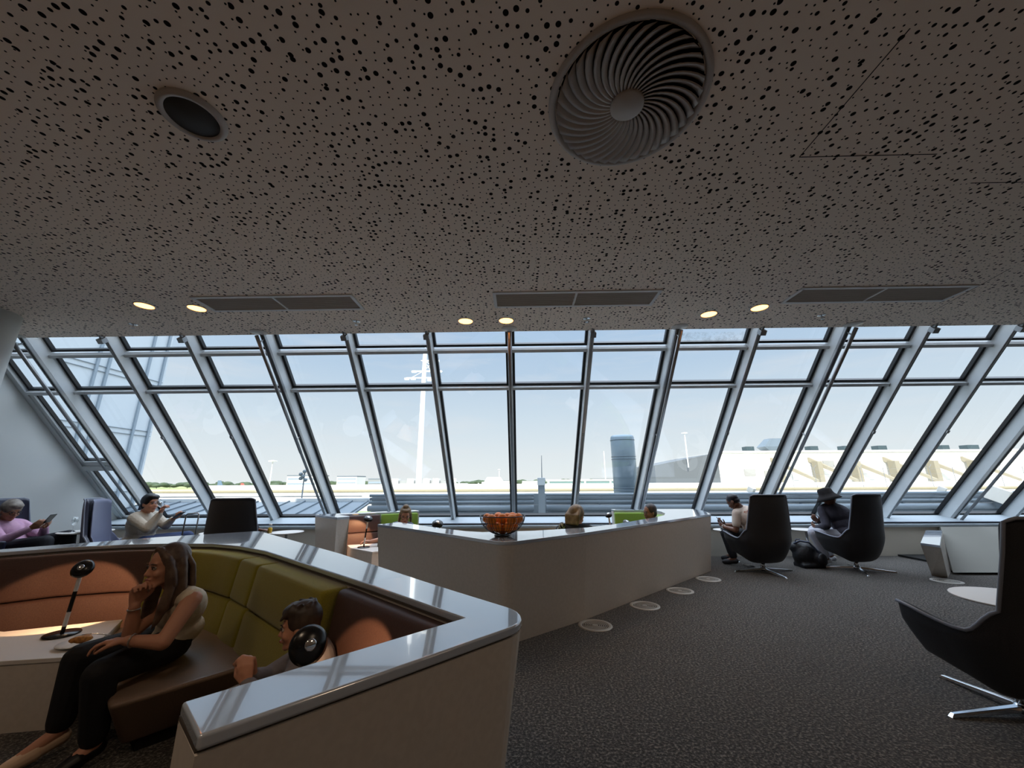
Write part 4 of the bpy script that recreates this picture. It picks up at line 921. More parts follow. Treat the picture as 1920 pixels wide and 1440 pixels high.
def frame(f, up=(0, 0, 1)):
    f = V(f).normalized(); r = f.cross(V(up)).normalized(); u = r.cross(f).normalized(); return f, r, u
def add_head(b, c, f, up, s):
    c = V(c); f, r, u = frame(f, up)
    P = lambda x, y, z: c + (r * x + f * y + u * z) * s      # right, forward, up
    E = lambda p, a, q, w: b.ell(P(*p), (r * a * s, f * q * s, u * w * s), 16, 10)
    E((0, -0.012, 0.030), 0.073, 0.093, 0.083); E((0, 0.018, -0.020), 0.062, 0.070, 0.088); E((0, 0.030, -0.072), 0.044, 0.048, 0.036)
    b.sphere(P(0, 0.066, -0.094), 0.019 * s, 10, 7)
    b.cap(P(0, 0.080, 0.004), 0.008 * s, P(0, 0.098, -0.029), 0.0105 * s, 8); b.cap(P(-0.010, 0.088, -0.032), 0.0085 * s, P(0.010, 0.088, -0.032), 0.0085 * s, 8)
    b.cap(P(-0.036, 0.070, 0.022), 0.011 * s, P(0.036, 0.070, 0.022), 0.011 * s, 8)
    for q in (-1, 1):
        b.ell(P(q * 0.036, 0.058, -0.030), (r * 0.022 * s, f * 0.022 * s, u * 0.024 * s), 10, 7)
        b.ell(P(q * 0.074, -0.006, -0.012), (r * 0.010 * s, f * 0.020 * s, u * 0.031 * s), 10, 7)
        b.cap(P(q * 0.040, 0.0, -0.066), 0.02 * s, P(q * 0.022, 0.050, -0.088), 0.018 * s, 8)
    b.cap(P(-0.017, 0.082, -0.060), 0.009 * s, P(0.017, 0.082, -0.060), 0.009 * s, 8)
    return P, (f, r, u)
def face_parts(t, P, fr, s, hairm, glasses=False):
    f, r, u = fr
    for q in (-1, 1):
        e = B(); e.sphere(P(q * 0.031, 0.0715, 0.003), 0.0120 * s, 12, 8); eo = e.build('eye', E_W, t, smooth=True)
        B().sphere(P(q * 0.031, 0.0790, 0.002), 0.0066 * s, 10, 6).build('iris', E_D, eo, smooth=True)
        B().tube([P(q * 0.016, 0.086, 0.024), P(q * 0.033, 0.084, 0.029), P(q * 0.050, 0.070, 0.022)], [0.003 * s, 0.0042 * s, 0.002 * s], 6).build('eyebrow', hairm, t, smooth=True)
        B().tube([P(q * 0.018, 0.083, 0.010), P(q * 0.031, 0.087, 0.013), P(q * 0.045, 0.077, 0.009)], 0.0028 * s, 6).build('eyelid', H_DB, t, smooth=True)
    B().tube([P(-0.024, 0.083, -0.061), P(-0.008, 0.093, -0.058), P(0.008, 0.093, -0.058), P(0.024, 0.083, -0.061)], [0.002 * s, 0.0055 * s, 0.0055 * s, 0.002 * s], 8).build('lips', LIP, t, smooth=True)
    if glasses:
        g = B()
        for q in (-1, 1):
            g.tube([P(q * 0.033 + 0.024 * math.cos(a), 0.096, 0.0 + 0.019 * math.sin(a)) for a in [2 * PI * k / 16 for k in range(17)]], 0.0022 * s, 5)
            g.tube([P(q * 0.056, 0.094, 0.004), P(q * 0.076, 0.0, 0.004)], 0.002 * s, 5)
        g.tube([P(-0.009, 0.096, 0.003), P(0.009, 0.096, 0.003)], 0.0022 * s, 5); g.build('glasses', M_BLACK, t)
def add_hand(b, w, d, n, side, curl=0.5, s=1.0, spread=0.12):
    """wrist, pointing direction, palm normal (towards what is held), side +1 thumb along d x n"""
    w = V(w); d = V(d).normalized(); n = V(n); n = (n - d * n.dot(d)).normalized(); t = d.cross(n) * side
    K = []
    for k, (off, L) in enumerate(((0.030, 0.92), (0.010, 1.0), (-0.011, 0.93), (-0.030, 0.75))):
        kn = w + (d * (0.088 - 0.006 * abs(k - 1)) + t * off) * s; K.append(kn)
        b.cap(w + (d * 0.012 + t * off * 0.55) * s, 0.0135 * s, kn, 0.0115 * s, 8)
        a = 0.25 + curl * 0.5; p = kn; dd = (d + t * off * spread * 10).normalized()
        for j, (l, r0, r1) in enumerate(((0.042, 0.0095, 0.0088), (0.027, 0.0088, 0.0080), (0.021, 0.0080, 0.0068))):
            q = p + (dd * math.cos(a) + n * math.sin(a)) * l * L * s; b.cap(p, r0 * s, q, r1 * s, 8); p = q; a += 0.15 + curl * (0.95 + 0.1 * j)
    b.cap(w + d * 0.05 * s + t * 0.004 * s, 0.020 * s, w + d * 0.02 * s, 0.017 * s, 8)
    p0 = w + (d * 0.022 + t * 0.022) * s; p1 = p0 + (d * 0.030 + t * 0.026 + n * 0.012) * s; p2 = p1 + (d * 0.026 + t * 0.006 + n * (0.012 + 0.014 * curl)) * s; p3 = p2 + (d * 0.018 - t * 0.004 + n * 0.014) * s
    b.cap(p0, 0.014 * s, p1, 0.0115 * s, 8); b.cap(p1, 0.0112 * s, p2, 0.0098 * s, 8); b.cap(p2, 0.0095 * s, p3, 0.008 * s, 8)
def hair_cap(b, P, fr, s, back=0.0, full=1.0):
    f, r, u = fr
    b.ell(P(0, -0.024, 0.036), (r * 0.082 * s * full, f * 0.094 * s * full, u * 0.090 * s * full), 18, 12)
    b.ell(P(0, -0.052, -0.020), (r * 0.070 * s * full, f * 0.055 * s * full, u * 0.062 * s * full), 14, 9)
    for q in (-1, 1): b.ell(P(q * 0.070, -0.004, 0.022), (r * 0.014 * s, f * 0.030 * s, u * 0.036 * s), 10, 7)

def person(name, label, J, s, face, skinm, hairm, hairf, top, pants, shoes, sleeves='long', hands=(), vox=0.009, cat='person', legs=True, neckline=True, glasses=False, up=(0, 0, 1), torso_w=1.0, short=False):
    """J: joints in world space, s: body scale"""
    J = {k: V(v) for k, v in J.items()}
    t = thing(name, label, cat, (J['pelvis'].x, J['pelvis'].y, 0))
    b = B(); P, fr = add_head(b, J['head'], face, up, s)
    b.chain([P(0, -0.012, -0.06), J['neck']], [0.052 * s, 0.056 * s], 12)
    sp = [J['neck'], J['chest'], J['pelvis']]
    sh = [J['Lsh'], J['Rsh']]; ax = (J['Rsh'] - J['Lsh']).normalized()
    upv = (J['neck'] - J['pelvis']).normalized(); fw = upv.cross(ax).normalized() * -1
    W_ = torso_w
    def torso(b, g):
        b.chain([J['Lsh'].lerp(J['neck'], 0.15), J['neck'].lerp(J['chest'], 0.25), J['Rsh'].lerp(J['neck'], 0.15)], [0.060 * s + g, 0.075 * s + g, 0.060 * s + g], 12)
        b.ell(J['chest'], (ax * (0.165 * s * W_ + g), fw * (0.115 * s * W_ + g), upv * (0.17 * s + g)), 18, 12)
        m = J['chest'].lerp(J['pelvis'], 0.55)
        b.ell(m, (ax * (0.145 * s * W_ + g), fw * (0.11 * s * W_ + g), upv * (0.16 * s + g)), 18, 12)
    def pelv(b, g): b.ell(J['pelvis'], (ax * (0.165 * s * W_ + g), fw * (0.12 * s * W_ + g), upv * (0.11 * s + g)), 18, 12)
    torso(b, 0); pelv(b, 0)
    arms = {}
    for q in 'LR':
        if q + 'el' in J:
            b.chain([J[q + 'sh'], J[q + 'el'], J[q + 'wr']], [0.052 * s, 0.040 * s, 0.026 * s], 12); arms[q] = 1
        elif q + 'sh' in J: pass
    if legs:
        for q in 'LR':
            b.chain([J[q + 'hip'], J[q + 'kn'], J[q + 'an']], [0.085 * s, 0.058 * s, 0.038 * s], 12)
            if q + 'to' in J: b.chain([J[q + 'an'], J[q + 'to']], [0.036 * s, 0.026 * s], 10)
    for (q, d, n, side, curl) in hands: add_hand(b, J[q + 'wr'], d, n, side, curl, s)
    b.build('body', skinm, t, remesh=vox, relax=3)
    # clothing
    b = B(); torso(b, 0.014 if sleeves != 'none' else 0.004)
    if not short: b.ell(J['chest'].lerp(J['pelvis'], 0.93), (ax * (0.165 * s * W_ + 0.028), fw * (0.12 * s * W_ + 0.028), upv * 0.13 * s), 18, 12)
    for q in 'LR':
        if q in arms:
            a, e, w = J[q + 'sh'], J[q + 'el'], J[q + 'wr']
            if sleeves == 'long': b.chain([a, e, e.lerp(w, 0.93)], [0.066 * s, 0.054 * s, 0.038 * s], 12)
            elif sleeves == 'short': b.chain([a, a.lerp(e, 0.62)], [0.068 * s, 0.062 * s], 12)
            else: b.cap(a.lerp(J['neck'], 0.25), 0.058 * s, a.lerp(J['neck'], 0.1), 0.058 * s)
    b.build('top', top, t, remesh=vox, relax=4)
    if legs:
        b = B(); pelv(b, 0.018)
        for q in 'LR':
            e = J[q + 'kn'].lerp(J[q + 'an'], 0.86)
            b.chain([J[q + 'hip'], J[q + 'kn'], e], [0.100 * s, 0.074 * s, 0.058 * s], 12)
        b.build('trousers', pants, t, remesh=vox, relax=4)
        for q in 'LR':
            if q + 'to' in J:
                a, c = J[q + 'an'], J[q + 'to']; heel = V((a.x, a.y, min(a.z, c.z + 0.03))) - (c - a).normalized() * 0.02 * s
                b = B(); b.cap(heel, 0.040 * s, c, 0.030 * s, 12); b.cap(heel.lerp(c, 0.5), 0.042 * s, c, 0.032 * s, 12)
                b.build('shoe', shoes[q] if isinstance(shoes, dict) else shoes, t, remesh=vox * 0.8, relax=3)
    face_parts(t, P, fr, s, hairm, glasses)
    b = B(); hairf(b, P, fr, s); b.build('hair', hairm, t, remesh=vox * 0.8, relax=3)
    return t

def legs_from(J, f, s, floor=0.0, seat=0.42):
    """sitting legs when the photograph hides them"""
    f = V((*f, 0)).normalized(); r = V((f.y, -f.x, 0)); p = V(J['pelvis'])
    for q, k in (('L', -1), ('R', 1)):
        h = p + r * k * 0.09 * s; J[q + 'hip'] = h
        kn = h + f * 0.42 * s + V((0, 0, 0.02)); J[q + 'kn'] = kn
        J[q + 'an'] = V((kn.x, kn.y, floor + 0.07)) + f * 0.03; J[q + 'to'] = V((kn.x, kn.y, floor + 0.035)) + f * 0.16 * s
    return J

# 1 woman in the near booth
def long_hair(b, P, fr, s):
    f, r, u = fr
    b.ell(P(0, -0.022, 0.040), (r * 0.086 * s, f * 0.092 * s, u * 0.086 * s), 20, 12)
    b.ell(P(0, -0.055, -0.03), (r * 0.078 * s, f * 0.050 * s, u * 0.09 * s), 16, 10)
    for q in (-1, 1):
        b.chain([P(q * 0.02, 0.045, 0.098), P(q * 0.066, 0.030, 0.050), P(q * 0.086, 0.006, -0.03), P(q * 0.088, 0.000, -0.10)], [0.016 * s, 0.022 * s, 0.024 * s, 0.026 * s], 10)
random.seed(5)
W = dict(head=(-2.18, 2.50, 0.935), neck=(-2.15, 2.60, 0.755), chest=(-2.16, 2.66, 0.64), pelvis=(-2.28, 2.78, 0.455), Lsh=(-2.01, 2.53, 0.735), Lel=(-2.01, 2.38, 0.56), Lwr=(-2.17, 2.33, 0.585),
         Rsh=(-2.25, 2.69, 0.72), Rel=(-2.29, 2.47, 0.575), Rwr=(-2.255, 2.42, 0.735), Lhip=(-2.21, 2.69, 0.44), Lkn=(-2.25, 2.30, 0.44), Lan=(-2.26, 2.36, 0.09), Lto=(-2.30, 2.24, 0.035),
         Rhip=(-2.34, 2.80, 0.44), Rkn=(-2.55, 2.46, 0.45), Ran=(-2.55, 2.44, 0.105), Rto=(-2.60, 2.27, 0.035))
M_TOPW = mat('cream_blouse', 'd8cbb4', 0.8, bump=(28, 0.5, 0.01)); M_DENIM = mat('black_trousers', '0b0c12', 0.8, bump=(12, 0.4, 0.01))
wf = (-0.42, -0.88, -0.08)
wt = person('woman', 'woman with long brown hair, sleeveless cream top and black trousers, hand at her mouth', W, 1.02, wf, SK_L, H_BR, long_hair, M_TOPW, M_DENIM, {'R': mat('beige_shoe', 'dcbea2', 0.6), 'L': M_BLACK}, sleeves='none', vox=0.0055,
       hands=[('L', (-0.9, -0.25, 0.05), (0.1, -0.1, -1), 1, 0.35), ('R', (0.10, -0.05, 1), (0.35, -0.2, 0.2), 1, 0.85)])
# hair strands falling over both shoulders
f_, r_, u_ = frame(wf); hc = V(W['head']); Q = lambda x, y, z: hc + (r_ * x + f_ * y + u_ * z) * 1.02
b = B()
for k in range(16):
    a = k / 15; x0 = -0.080 - 0.012 * math.sin(a * 9); y0 = 0.030 - 0.085 * a
    b.chain([Q(-0.05, y0, 0.085), Q(x0, y0, 0.0), Q(x0 - 0.008, y0 - 0.004, -0.12), Q(x0 - 0.004 + 0.02 * a, y0 + 0.022 - 0.03 * a, -0.22), Q(x0 + 0.02 + 0.02 * a, y0 + 0.035 - 0.02 * a, -0.315 + 0.10 * a)], [0.012, 0.013, 0.014, 0.013, 0.006], 8)
for k in range(9):
    a = k / 8; x0 = 0.080; y0 = 0.020 - 0.05 * a
    b.chain([Q(0.05, y0, 0.085), Q(x0, y0, 0.0), Q(x0 + 0.004, y0 + 0.016, -0.12), Q(x0 + 0.004, y0 + 0.034, -0.23), Q(x0 - 0.004, y0 + 0.048, -0.33 + 0.05 * a)], [0.012, 0.013, 0.014, 0.012, 0.005], 8)
for k in range(12):
    a = k / 11; x0 = -0.07 + 0.14 * a; b.chain([Q(x0 * 0.8, -0.06, 0.07), Q(x0, -0.102, -0.02), Q(x0 * 1.05, -0.112, -0.13), Q(x0 * 1.1, -0.10, -0.24 - 0.03 * math.sin(a * 3))], [0.015, 0.016, 0.015, 0.007], 8)
b.build('hair_lengths', H_BR, wt, remesh=0.0055, relax=2)
B().tube([V(W['Rwr']) + V((0.028 * math.cos(a), 0.028 * math.sin(a), -0.022)) for a in [2 * PI * k / 16 for k in range(17)]], 0.004, 6).build('bracelet', mat('silver_chain', 'b0a8a0', 0.3, 0.8), wt, smooth=True)
B().tube([V(W['Lwr']) + V((-0.005 * math.cos(a) + 0.03, 0.031 * math.cos(a), 0.031 * math.sin(a))) for a in [2 * PI * k / 16 for k in range(17)]], 0.004, 6).build('bracelet', mat('silver_chain', 'b0a8a0', 0.3, 0.8), wt, smooth=True)

# 2 boy
def boy_hair(b, P, fr, s):
    f, r, u = fr; hair_cap(b, P, fr, s, full=1.02)
    b.ell(P(0, 0.010, 0.078), (r * 0.070 * s, f * 0.078 * s, u * 0.045 * s), 16, 10)
    for k in range(9):
        x = -0.055 + 0.11 * k / 8; b.cap(P(x * 0.7, 0.03, 0.105), 0.016 * s, P(x, 0.080, 0.058), 0.008 * s, 8)
    for k in range(8):
        a = k / 7 * 2 * PI; b.cap(P(0.05 * math.cos(a), -0.03 + 0.05 * math.sin(a), 0.10), 0.018 * s, P(0.06 * math.cos(a + 0.5), -0.02 + 0.06 * math.sin(a + 0.5), 0.118), 0.008 * s, 8)
BJ = dict(head=(-1.07, 2.04, 0.755), neck=(-1.045, 2.10, 0.625), chest=(-1.03, 2.12, 0.54), pelvis=(-1.05, 2.13, 0.42), Lsh=(-1.02, 1.995, 0.575), Lel=(-1.10, 1.90, 0.50), Lwr=(-1.20, 1.90, 0.575),
          Rsh=(-1.10, 2.20, 0.575), Rel=(-1.22, 2.08, 0.52), Rwr=(-1.22, 1.97, 0.575), Lhip=(-1.03, 2.08, 0.40), Lkn=(-1.25, 1.87, 0.42), Lan=(-1.27, 1.84, 0.16), Rhip=(-1.1, 2.14, 0.40), Rkn=(-1.33, 1.95, 0.42), Ran=(-1.35, 1.92, 0.16))
person('boy', 'boy with short brown hair and grey shirt behind the chrome-capped lamp', BJ, 0.86, (-0.90, -0.28, -0.1), SK_L, H_DB, boy_hair, mat('grey_shirt', '77747a', 0.85, bump=(25, 0.4, 0.008)), M_DENIM, M_BLACK, vox=0.006,
       hands=[('L', (-0.3, 0.1, 0.9), (-0.3, 0.9, 0.1), 1, 0.9), ('R', (-0.2, -0.15, 0.9), (-0.3, -0.9, 0.1), -1, 0.9)])

# 3 grey-haired man at the left edge
def puffy_hair(b, P, fr, s):
    f, r, u = fr; hair_cap(b, P, fr, s, full=1.1); b.ell(P(0, -0.075, -0.03), (r * 0.075 * s, f * 0.045 * s, u * 0.05 * s), 14, 9); b.ell(P(0, 0.03, 0.075), (r * 0.07 * s, f * 0.06 * s, u * 0.04 * s), 14, 9)
G = dict(head=(-8.12, 6.2, 1.02), neck=(-8.27, 6.25, 0.84), chest=(-8.20, 6.28, 0.68), pelvis=(-8.12, 6.35, 0.45), Lsh=(-8.20, 6.45, 0.78), Lel=(-7.85, 6.5, 0.60), Lwr=(-7.62, 6.3, 0.76), Rsh=(-8.18, 6.05, 0.78), Rel=(-7.86, 6.0, 0.60), Rwr=(-7.62, 6.12, 0.76))
G.update(Lhip=(-8.08, 6.45, 0.45), Lkn=(-7.42, 6.50, 0.60), Lan=(-7.30, 6.5, 0.12), Lto=(-7.1, 6.5, 0.05), Rhip=(-8.08, 6.25, 0.45), Rkn=(-7.36, 6.15, 0.56), Ran=(-7.2, 6.1, 0.12), Rto=(-7.0, 6.1, 0.05))
person('man', 'grey-haired man in a pink-violet shirt looking at his phone at the left edge', G, 1.28, (0.92, -0.12, -0.35), SK_M, H_GR, puffy_hair, mat('violet_shirt', 'b48aa8', 0.85, noise=(7, 'c9a0b8', 0.35, 0.65), bump=(10, 0.5, 0.02)), mat('navy_trousers', '10131c', 0.8), M_BLACK, sleeves='long', vox=0.011,
       hands=[('R', (0.75, 0.05, 0.5), (0.3, 0.5, 0.6), -1, 0.6), ('L', (0.75, -0.15, 0.45), (0.2, -0.6, 0.6), 1, 0.6)], glasses=True, torso_w=1.1)
def phone(lab, c, d, n, col='15161c'):
    g = thing('smartphone', lab, 'phone', c); d = V(d).normalized(); n = V(n); n = (n - d * n.dot(d)).normalized(); s_ = d.cross(n)
    R = Matrix((s_, d, n)).transposed(); B().box(c, (0.085, 0.17, 0.010), rot=R).build('case', mat('phone_' + col, col, 0.25), g, bevel=0.004); B().box(V(c) + n * 0.0058, (0.076, 0.155, 0.001), rot=R).build('screen', mat('phone_screen', '39414c', 0.1), g)
phone('phone held up by the grey-haired man in the violet shirt', (-7.40, 6.16, 0.90), (0.55, -0.1, 0.6), (-0.6, 0.0, 0.55))

# 4 drinking woman
def bun_hair(b, P, fr, s):
    f, r, u = fr; hair_cap(b, P, fr, s, full=1.05); b.ell(P(0, 0.02, 0.08), (r * 0.07 * s, f * 0.07 * s, u * 0.04 * s), 14, 9)
    b.chain([P(0, -0.09, -0.01), P(0, -0.125, -0.045), P(0, -0.16, -0.075)], [0.045 * s, 0.035 * s, 0.018 * s], 10)
D = dict(head=(-5.93, 6.25, 1.115), neck=(-6.04, 6.28, 0.95), chest=(-6.03, 6.30, 0.78), pelvis=(-6.10, 6.38, 0.52), Rsh=(-6.00, 6.10, 0.90), Rel=(-5.68, 6.02, 0.76), Rwr=(-5.60, 6.10, 0.97), Lsh=(-6.02, 6.48, 0.90), Lel=(-5.78, 6.45, 0.76), Lwr=(-5.56, 6.30, 0.87),
         Lhip=(-6.02, 6.48, 0.50), Lkn=(-5.45, 6.52, 0.58), Lan=(-5.40, 6.5, 0.12), Lto=(-5.2, 6.5, 0.05), Rhip=(-6.02, 6.28, 0.50), Rkn=(-5.36, 6.22, 0.57), Ran=(-5.32, 6.2, 0.12), Rto=(-5.1, 6.2, 0.05))
person('woman', 'dark-haired woman in a pale knitted sweater drinking from a glass', D, 1.22, (0.96, -0.18, -0.02), SK_L, H_BK, bun_hair, mat('oatmeal_knit', 'b8b0a2', 0.95, bump=(40, 0.6, 0.008)), mat('blue_jeans', '2a3a62', 0.85), M_BLACK, vox=0.010,
       hands=[('R', (0.35, -0.05, 0.85), (0.7, 0.1, -0.1), -1, 0.75), ('L', (0.8, -0.25, 0.3), (0.1, 0, 1), -1, 0.45)], torso_w=1.1)
t_ = thing('drinking_glass', 'small glass lifted to the mouth of the drinking woman', 'glass', (-5.56, 6.09, 1.04)); B().lathe([(0.001, 0), (0.035, 0), (0.046, 0.11), (0.042, 0.11), (0.001, 0.012)], (-5.57, 6.08, 1.09), 24, axis=(-0.75, 0.1, 0.45)).build('glass_body', M_GLASSC, t_, smooth=True)
phone('black phone in the left hand of the drinking woman', (-5.40, 6.22, 0.94), (0.75, -0.1, 0.45), (-0.45, 0.0, 0.7))

# 5 arm holding the juice
HJ = dict(head=(-4.74, 6.58, 0.90), neck=(-4.72, 6.58, 0.78), chest=(-4.65, 6.55, 0.66), pelvis=(-4.68, 6.50, 0.50), Lsh=(-4.83, 6.62, 0.74), Rsh=(-4.45, 6.60, 0.74), Rel=(-4.40, 6.66, 0.66), Rwr=(-4.30, 6.62, 0.665))
legs_from(HJ, (0.1, 1), 1.0)
person('person', 'person hidden behind the turned armchair, one hand by the juice bottle', HJ, 0.95, (0, 1, 0), SK_D, H_DB, hair_cap, mat('dark_shirt', '2a2a30', 0.9), M_DENIM, M_BLACK, sleeves='short', vox=0.011, hands=[('R', (0.95, 0, 0.05), (0, 0.1, -1), 1, 0.3)])

# 6 woman with glasses in the booth wing
def topknot(b, P, fr, s):
    f, r, u = fr; hair_cap(b, P, fr, s, full=1.03); b.ell(P(0, -0.01, 0.125), (r * 0.045 * s, f * 0.045 * s, u * 0.035 * s), 12, 8); b.ell(P(0, 0.02, 0.085), (r * 0.06 * s, f * 0.06 * s, u * 0.03 * s), 12, 8)
    for q in (-1, 1): b.chain([P(q * 0.075, 0.0, 0.02), P(q * 0.085, -0.01, -0.08), P(q * 0.09, 0.0, -0.16)], [0.02 * s, 0.02 * s, 0.012 * s], 8)
L6 = dict(head=(-2.02, 6.98, 0.87), neck=(-2.08, 7.05, 0.70), chest=(-2.10, 7.10, 0.58), pelvis=(-2.12, 7.20, 0.42), Lsh=(-1.92, 7.00, 0.66), Lel=(-1.90, 6.80, 0.50), Lwr=(-2.06, 6.66, 0.44), Rsh=(-2.24, 7.08, 0.66), Rel=(-2.36, 6.92, 0.48), Rwr=(-2.52, 6.80, 0.46))
legs_from(L6, (-0.3, -1), 1.0)
person('woman', 'fair woman with topknot and glasses reading in the booth wing', L6, 1.16, (0.28, -0.85, -0.40), SK_L, H_BL, topknot, mat('blue_grey_top', '5c6478', 0.9), M_DENIM, M_BLACK, vox=0.010, hands=[('R', (-0.85, -0.15, 0.1), (0, 0, -1), -1, 0.4), ('L', (-0.8, -0.4, -0.1), (0, 0, -1), 1, 0.4)], glasses=True, sleeves='short')

# 7 woman seen from behind
def bob_hair(b, P, fr, s):
    f, r, u = fr; hair_cap(b, P, fr, s, full=1.1)
    for k in range(9):
        x = -0.075 + 0.15 * k / 8; b.chain([P(x * 0.8, -0.06, 0.08), P(x * 1.1, -0.10, -0.02), P(x * 1.05, -0.085, -0.115)], [0.02 * s, 0.022 * s, 0.014 * s], 8)
L7 = dict(head=(0.76, 5.42, 0.965), neck=(0.72, 5.38, 0.82), chest=(0.72, 5.36, 0.66), pelvis=(0.74, 5.34, 0.44), Lsh=(0.54, 5.42, 0.79), Lel=(0.46, 5.60, 0.64), Lwr=(0.58, 5.80, 0.62), Rsh=(0.90, 5.34, 0.79), Rel=(1.02, 5.52, 0.62), Rwr=(0.90, 5.76, 0.60))
legs_from(L7, (-0.2, 1), 1.0)
person('woman', 'woman in a dark jacket seen from behind over the middle booth wall', L7, 1.12, (0.62, 0.72, -0.35), SK_L, H_BL, bob_hair, mat('black_jacket', '17161c', 0.9, bump=(15, 0.4, 0.01)), M_DENIM, M_BLACK, vox=0.010, hands=[('R', (-0.3, 0.8, 0), (0, 0, -1), -1, 0.4), ('L', (0.3, 0.8, 0), (0, 0, -1), 1, 0.4)])
sc = thing('patterned_scarf', 'black and white patterned scarf at the shoulder of the dark-jacketed woman', 'scarf', (0.50, 5.36, 0.70))
b = B(); b.chain([(0.46, 5.38, 0.66), (0.49, 5.34, 0.76), (0.55, 5.36, 0.86), (0.60, 5.38, 0.80)], [0.05, 0.045, 0.04, 0.03], 10); b.build('cloth', mat('zebra_cloth', '1c1c20', 0.9, noise=(45, 'b0aca4', 0.48, 0.56)), sc, remesh=0.01)

# 8 man in the right part of the middle booth
L8 = dict(head=(2.20, 6.86, 0.905), neck=(2.27, 6.92, 0.76), chest=(2.29, 6.98, 0.62), pelvis=(2.28, 7.05, 0.44), Lsh=(2.20, 6.76, 0.72), Lel=(2.02, 6.66, 0.56), Lwr=(1.86, 6.72, 0.60), Rsh=(2.28, 7.14, 0.72), Rel=(2.06, 7.12, 0.56), Rwr=(1.88, 7.0, 0.60))
legs_from(L8, (-1, -0.15), 1.0)
person('man', 'dark-haired man in profile at the right end of the middle booth', L8, 1.14, (-0.93, -0.25, -0.12), SK_M, H_DB, hair_cap, mat('dark_grey_pullover', '3a3a40', 0.9), M_DENIM, M_BLACK, vox=0.010, hands=[('L', (-0.9, 0.1, 0.2), (0, 0.4, 0.6), -1, 0.5), ('R', (-0.9, -0.1, 0.2), (0, -0.4, 0.6), 1, 0.5)], glasses=True)

# 9 man in the printed white shirt
def buzz(b, P, fr, s): 
    f, r, u = fr; b.ell(P(0, -0.018, 0.036), (r * 0.078 * s, f * 0.090 * s, u * 0.084 * s), 18, 12); b.ell(P(0, -0.045, -0.015), (r * 0.068 * s, f * 0.055 * s, u * 0.05 * s), 14, 9)
A9 = dict(head=(3.80, 7.18, 1.055), neck=(3.94, 7.22, 0.94), chest=(4.04, 7.18, 0.77), pelvis=(4.11, 7.08, 0.50), Lsh=(3.80, 7.12, 0.855), Lel=(3.74, 7.10, 0.58), Lwr=(3.66, 7.34, 0.61), Rsh=(4.20, 7.33, 0.88), Rel=(4.06, 7.48, 0.62), Rwr=(3.74, 7.48, 0.63),
          Lhip=(3.98, 7.08, 0.46), Lkn=(3.66, 7.32, 0.50), Lan=(3.70, 7.22, 0.10), Lto=(3.58, 7.34, 0.035), Rhip=(4.10, 7.25, 0.46), Rkn=(3.80, 7.62, 0.50), Ran=(3.84, 7.55, 0.10), Rto=(3.74, 7.70, 0.035))
M_TEE = mat('white_printed_tee', 'cdbcae', 0.9, bump=(9, 0.5, 0.02))
m9 = person('man', 'man with shaved head in a white printed shirt bent over his phone', A9, 1.14, (-0.62, 0.62, -0.62), SK_D, H_BK, buzz, M_TEE, mat('black_jeans', '10121a', 0.85), mat('dark_sneaker', '2a2a30', 0.6), sleeves='short', vox=0.009,
       hands=[('L', (-0.25, 0.7, 0.45), (0.4, 0.4, 0.3), 1, 0.6), ('R', (-0.6, -0.2, 0.35), (-0.2, 0.1, 0.8), -1, 0.5)], torso_w=1.2)
phone('phone in the hands of the man in the white printed shirt', (3.64, 7.42, 0.70), (-0.35, 0.3, 0.62), (0.5, -0.2, 0.6), '7c8a98')
B().tube([V(A9['Lwr']) + V((0.036 * math.cos(a), 0.010 * math.sin(a), 0.036 * math.sin(a))) for a in [2 * PI * k / 14 for k in range(15)]], 0.007, 6).build('wristwatch', M_WHITEP, m9, smooth=True)

# 10 man in the brimmed hat
A10 = dict(head=(5.44, 7.14, 1.135), neck=(5.50, 7.20, 1.00), chest=(5.58, 7.15, 0.82), pelvis=(5.66, 7.06, 0.50), Lsh=(5.34, 7.18, 0.90), Lel=(5.26, 7.05, 0.66), Lwr=(5.28, 7.30, 0.60), Rsh=(5.72, 7.28, 0.90), Rel=(5.64, 7.42, 0.66), Rwr=(5.44, 7.48, 0.68),
           Lhip=(5.54, 7.02, 0.48), Lkn=(5.14, 7.22, 0.52), Lan=(5.28, 7.22, 0.10), Lto=(5.12, 7.28, 0.035), Rhip=(5.66, 7.16, 0.48), Rkn=(5.40, 7.56, 0.52), Ran=(5.52, 7.42, 0.10), Rto=(5.42, 7.56, 0.035))
m10 = person('man', 'man in a dark brimmed hat, charcoal shirt and white trousers leaning forward', A10, 1.18, (-0.55, 0.62, -0.55), SK_D, H_BK, buzz, mat('charcoal_shirt', '35323c', 0.9, bump=(7, 0.7, 0.03)), mat('white_trousers', 'b4b4be', 0.85, bump=(9, 0.4, 0.01)), mat('white_sneaker', 'c8c8cc', 0.6), vox=0.009,
       hands=[('L', (-0.1, 0.8, 0.3), (0.5, 0.3, 0.3), 1, 0.5), ('R', (-0.5, -0.3, 0.3), (-0.3, 0.1, 0.8), -1, 0.5)], torso_w=1.2)
hat = thing('brimmed_hat', 'dark brimmed bucket hat worn by the man leaning forward', 'hat', (5.44, 7.14, 1.16))
B().lathe([(0.195, -0.055), (0.165, -0.012), (0.124, 0.030), (0.114, 0.055), (0.106, 0.120), (0.085, 0.148), (0.001, 0.154), (0.001, 0.142), (0.09, 0.138), (0.10, 0.05), (0.155, -0.020), (0.190, -0.061)], (5.44, 7.13, 1.135), 40, axis=(-0.22, 0.20, 1)).build('felt', mat('hat_brown_black', '221c1c', 0.9), hat, smooth=True)

